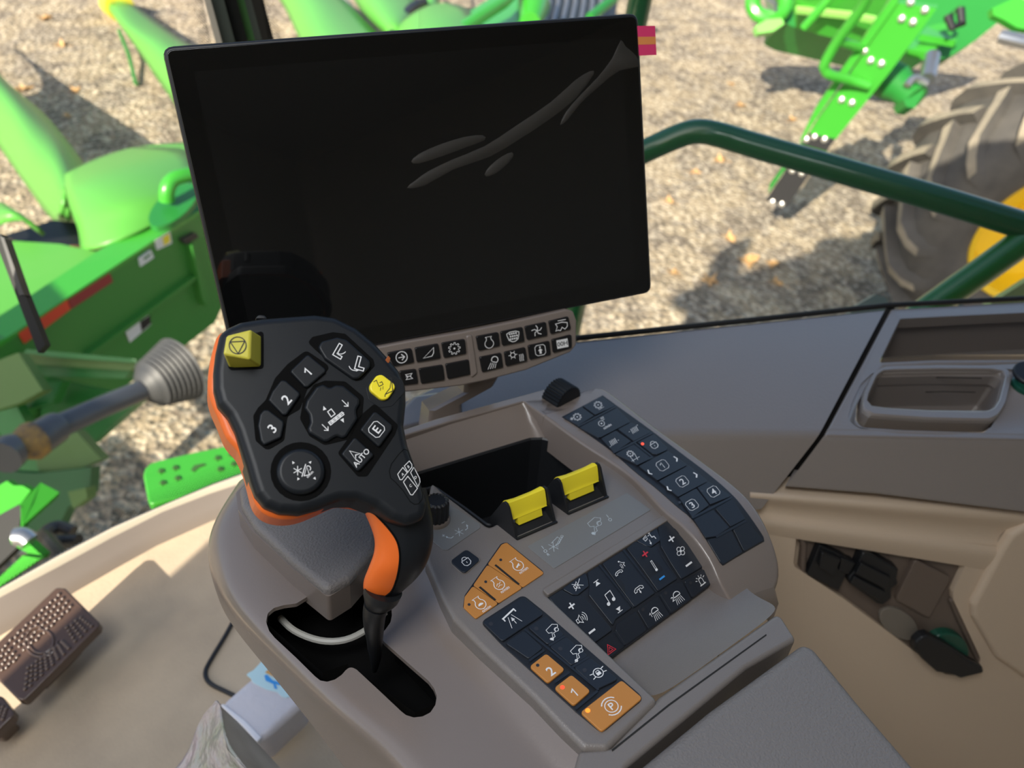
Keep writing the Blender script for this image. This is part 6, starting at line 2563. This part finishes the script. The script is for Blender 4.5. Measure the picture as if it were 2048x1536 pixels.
mb.tube([zb(520, 760, 1.7), zb(440, 730, 1.84), zb(500, 690, 1.88), zb(620, 690, 1.9), zb(760, 680, 1.9)], .018, 10, smooth=5)
mb.build('hose', BLACK, hose)

# ---- green service step with star holes
STEPZ = ZF - .30
STEP = Surf(Vector((0, 0, STEPZ)), UPV)
step = thing('service_step', 'bright green perforated step plate outside below the windscreen', 'step', STEP.at(*ZD(1500, 1150)) - UPV * .03)
mb = MB()
mb.prism(STEP, ZD([(1098, 1190), (1110, 1140), (1150, 1098), (1220, 1075), (1500, 1010), (1790, 952), (2000, 900), (2200, 1050), (1900, 1230), (1500, 1330), (1140, 1420)]), 0, -30, 12, 5, 0)
mb.build('plate', GREEN, step)
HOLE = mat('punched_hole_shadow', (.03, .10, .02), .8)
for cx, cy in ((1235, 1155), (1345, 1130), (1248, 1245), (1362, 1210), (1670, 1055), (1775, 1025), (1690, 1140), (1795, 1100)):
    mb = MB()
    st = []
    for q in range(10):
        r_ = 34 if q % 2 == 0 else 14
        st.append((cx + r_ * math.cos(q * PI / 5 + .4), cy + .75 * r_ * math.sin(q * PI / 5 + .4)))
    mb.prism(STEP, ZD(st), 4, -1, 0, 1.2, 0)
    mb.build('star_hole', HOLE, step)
mb = MB()
mb.prism(STEP, ZD([(1465, 1150), (1490, 1115), (1560, 1100), (1580, 1112), (1530, 1130), (1490, 1165)]), 2, -1, 0, 0, 0)
mb.build('oval_hole', HOLE, step)

mb = MB()
_e = (hp[1] - hp[0]).normalized()
_p1, _p2 = atz(430, 1150, ZF) - UPV * .35, atz(430, 1230, ZF) - UPV * .35
_hn = Vector((-_e.y, _e.x, 0))
_t = (hp[0] - _p1).dot(_hn) / (_p2 - _p1).dot(_hn)
_pe = _p1.lerp(_p2, _t) + (_p2 - _p1).normalized() * .002
mb.tube([STEP.at(*ZD(1700, 1180)) - UPV * .02, STEP.at(*ZD(1700, 1180)) - UPV * .25, _p1.lerp(_pe, .5), _pe], .022, 10)
mb.build('support_arm', GREEN_D, step)

# ---- wiper blade outside the windscreen
wip = thing('wiper_blade', 'black wiper blade slanting across the left picture edge', 'wiper', at(45, 600, .93))
mb = MB()


def wpt(x, y, z=.93):
    return at(x, y, z)


mb.slab([wpt(-14, 470), wpt(2, 468), wpt(90, 690), wpt(76, 706)], .012)
mb.build('blade', mat('wiper_rubber', (.008, .009, .009), .6, spec=.3), wip, wn=False)
mb = MB()
mb.slab([wpt(0, 472, .925), wpt(8, 476, .925), wpt(48, 590, .925), wpt(38, 590, .925)], .014)
mb.build('spine', BLACK, wip, wn=False)

# ---- fallen leaves on the gravel
LEAF = mat('dry_orange_leaf', (.62, .40, .18), .8, noise=(20, (.45, .24, .09), .2))


def leaf_mesh():
    mb = MB()
    vs = [Vector((0, 0, .012))]
    for q in range(10):
        r_ = (.5 if q % 2 == 0 else .2) * (1.15 if q == 0 else 1)
        vs.append(Vector((r_ * math.cos(q * PI / 5), r_ * math.sin(q * PI / 5), .01 + .10 * (q % 3))))
    vs.append(Vector((-.75, .05, .02)))
    vs.append(Vector((-.75, -.03, .02)))
    mb.add(vs, [(0, 1 + q, 1 + (q + 1) % 10) for q in range(10)] + [(0, 11, 12)])
    return mb.build('fallen_leaf', LEAF, None, wn=False)


lf = leaf_mesh()
LPX = [(90, 38, .20), (122, 90, .17), (48, 180, .2), (152, 182, .14), (1462, 168, .12), (1482, 212, .15), (1585, 240, .13), (1438, 320, .16), (1458, 476, .15), (1500, 525, .24), (1545, 530, .13), (1420, 562, .16), (1552, 566, .14), (1336, 402, .14), (1345, 545, .12), (1390, 345, .12), (1580, 300, .12), (136, 232, .10)]
LAB = ['large pale leaf nearest the upper left picture corner', 'leaf below and right of the upper left corner leaf', 'leaf at the left picture edge beside a snout', 'leaf right of the one at the left picture edge', 'small leaf level with the grab rail of the ladder', 'leaf left of the shadow under the ladder', 'small leaf touching the left side of the ladder shadow', 'leaf just below the bend of the hand rail', 'leaf midway between hand rail bend and window shelf', 'largest leaf of the right yard', 'leaf just right of the largest leaf', 'leaf left of and below the largest leaf', 'leaf right of and below the largest leaf', 'leaf beside the right edge of the monitor', 'leaf by the lower right corner of the monitor', 'leaf directly below the left arm of the hand rail', 'leaf just above the hand rail, left of the ladder', 'tiny leaf just above the large left snout']
for i, ((x, y, s_), lab) in enumerate(zip(LPX, LAB)):
    o = lf if i == 0 else lf.copy()
    if i:
        COL.objects.link(o)
    o.location = atz(x, y, .005)
    o.scale = (s_, s_, s_)
    o.rotation_euler = (random.uniform(-.2, .2), random.uniform(-.2, .2), random.uniform(0, 6.28))
    tag(o, lab, 'leaf', 'fallen leaves on the gravel')

# ================================================================== THINGS ON THE CAB FLOOR
Z3F = zoomed(0, 850, 2.239)
PEDZ = ZF + .04
PEDM = mat('dark_brown_pedal', (.075, .045, .032), .30, coat=.2)


def pedal(outline, name_label, rows, circle):
    s = Surf(Vector((0, 0, PEDZ)), UPV + _cz * .12)
    t = thing('foot_pedal', name_label, 'pedal', s.at(*outline[len(outline) // 2]) - UPV * .08)
    mb = MB()
    mb.prism(s, outline, 0, -14, 5, 2.5, 0)
    mb.prism(s, [(x * .5 + sum(q[0] for q in outline) / len(outline) * .5, y * .5 + sum(q[1] for q in outline) / len(outline) * .5) for x, y in outline], -10, -60, 5, 0, 0)
    mb.build('pad', PEDM, t)
    mb = MB()
    for a, b, c, d, nu, nv in rows:      # studded band between two edges
        for i in range(nu):
            for j in range(nv):
                u, v = (i + .5) / nu, (j + .5 + .25 * (i % 2)) / nv
                if v > .98:
                    continue
                x = (a[0] * (1 - u) + b[0] * u) * (1 - v) + (d[0] * (1 - u) + c[0] * u) * v
                y = (a[1] * (1 - u) + b[1] * u) * (1 - v) + (d[1] * (1 - u) + c[1] * u) * v
                p = s.at(x, y, 0)
                mb.lathe(p - s.n * .0005, s.n, [(.0026, 0), (.0024, .0018), (.0013, .0027), (.0002, .0029)], 8)
    mb.build('studs', PEDM, t)['kind'] = 'stuff'
    if circle:
        for r_, nm in ((55, 'ring'), (72, 'ring')):
            mb = MB()
            c = circle
            mb.tube([s.at(*Z3F(c[0] + r_ * math.cos(q * PI / 12), c[1] + r_ * .95 * math.sin(q * PI / 12)), .0005) for q in range(19 if r_ > 60 else 25)], .0016, 8, caps=False)
            mb.build(nm, PEDM, t)
    return t


pedal(Z3F([(-120, 1062), (0, 962), (250, 726), (290, 728), (445, 882), (440, 905), (108, 1236), (78, 1228), (-10, 1140)]), 'dark brown studded brake pedal with a ring in its middle, fully in view', [
    (Z3F(30, 962), Z3F(265, 742), Z3F(335, 812), Z3F(110, 1020), 13, 4), (Z3F(285, 905), Z3F(365, 850), Z3F(425, 890), Z3F(330, 985), 4, 5), (Z3F(120, 1080), Z3F(285, 960), Z3F(325, 990), Z3F(100, 1205), 9, 5),
    (Z3F(-60, 1040), Z3F(30, 970), Z3F(95, 1040), Z3F(10, 1110), 5, 4)], (185, 970))
pedal(Z3F([(-140, 1180), (-60, 1190), (10, 1215), (62, 1282), (58, 1305), (-60, 1420), (-200, 1400)]), 'dark brown studded pedal cut off by the lower left picture edge', [(Z3F(-60, 1215), Z3F(40, 1265), Z3F(20, 1320), Z3F(-80, 1310), 6, 4)], None)

# ---- paper pack with a pale blue label
ZP = zoomed(340, 1280, 6.0)
PZ = ZF + .055
PK = Surf(Vector((0, 0, PZ)), UPV)
pk = thing('paper_pack', 'white wrapped paper pack with a pale blue label on the cab floor', 'package', PK.at(*ZP(1050, 800)) - UPV * .055)
PAPER = mat('white_wrap', (.62, .60, .64), .4, bump=(60, .5, .004))
mb = MB()
mb.prism(PK, ZP([(590, 775), (960, 455), (1200, 215), (1500, 470), (1620, 700), (1560, 800), (1250, 1080), (1180, 1150), (1045, 1222), (860, 1020)]), 0, -55, 6, 9, 0, seg=5)
mb.build('wrap', PAPER, pk)
mb = MB()
mb.prism(PK, ZP([(1100, 1165), (1045, 1225), (870, 1030), (600, 780), (640, 760), (900, 960)]), 3, -6, 2, 1.5, 0)
mb.build('seal_fold', mat('white_fold', (.75, .75, .80), .4), pk)
mb = MB()
mb.prism(PK, ZP([(908, 412), (1000, 360), (1150, 200), (1330, 330), (1480, 560), (1512, 650), (1400, 692), (1340, 675), (1290, 625), (1150, 590), (1000, 510), (960, 448)]), 1.2, -1, 2, .4, 0)
for p in ([(1140, 390), (1170, 360), (1230, 365), (1330, 430), (1420, 540), (1390, 560), (1290, 470), (1200, 420)],):
    mb.flat(PK, ZP(p), 1.5, 0, 1)
mb.flat(PK, ZP([(1130, 425), (1165, 415), (1230, 480), (1350, 520), (1320, 545), (1270, 530), (1290, 590), (1250, 580), (1240, 530), (1150, 490)]), 1.55, 0, 2)
mb.build('paper_label', [mat('pale_blue_label', (.52, .74, .80), .4), mat('orange_brown_print', (.60, .33, .10), .5), mat('blue_print', (.10, .16, .45), .5)], pk, label='pale blue label with an orange arc and a blue scrawl')

# ---- box wrapped in crumpled clear film
bx = thing('wrapped_box', 'box in crumpled clear film on the floor at the bottom picture edge', 'package', FLOOR.at(*ZP(500, 1536)))
FILMW = mat('crumpled_film', (.36, .40, .29), .22, bump=(42, 1.0, .012), noise=(26, (.55, .46, .48), .12))
apex = at(*ZP(560, 740), .66)
mb = MB()
A_ = [apex, at(*ZP(420, 850), .668), at(*ZP(290, 1110), .675), at(*ZP(240, 1300), .68), at(*ZP(80, 1540), .675), at(*ZP(-200, 1800), .67)]
B_l = [at(*ZP(585, 770), .655), at(*ZP(600, 900), .65), at(*ZP(640, 1080), .63), at(*ZP(690, 1320), .61), at(*ZP(900, 1540), .60), at(*ZP(1100, 1900), .60)]
C_l = [at(*ZP(605, 790), .66), at(*ZP(800, 970), .69), at(*ZP(1000, 1180), .70), at(*ZP(1130, 1320), .71), at(*ZP(1330, 1540), .71), at(*ZP(1600, 1850), .71)]
rows = [A_, [a.lerp(b, .35) + (CAM - a) * random.uniform(-.012, .012) for i, (a, b) in enumerate(zip(A_, B_l))], [a.lerp(b, .7) + (CAM - a) * random.uniform(-.012, .006) for i, (a, b) in enumerate(zip(A_, B_l))], B_l]
mb.grid(rows)
o = mb.build('film', FILMW, bx, sub=3)
s_ = o.modifiers.new('solid', 'SOLIDIFY')
s_.thickness = .002
mb = MB()
mb.grid([B_l, [b.lerp(c, .5) for b, c in zip(B_l, C_l)], C_l, [c + (c - CAM) * .12 - UPV * .1 for c in C_l]])
o = mb.build('box', mat('grey_brown_board', (.30, .26, .235), .55, noise=(14, (.40, .36, .33), .12)), bx, sharp=60)

# ---- thin black cord line on the floor and worn seams
cord = thing('floor_cord', 'thin black cord lying in a bend on the cab floor', 'cord', FLOOR.at(412, 1345))
mb = MB()
mb.tube([FLOOR.at(x, y, .003) for x, y in ((474, 1228), (450, 1272), (420, 1322), (411, 1342), (413, 1358), (425, 1370), (445, 1380), (470, 1392))], .0028, 8, smooth=4)
mb.build('strand', BLACK, cord)
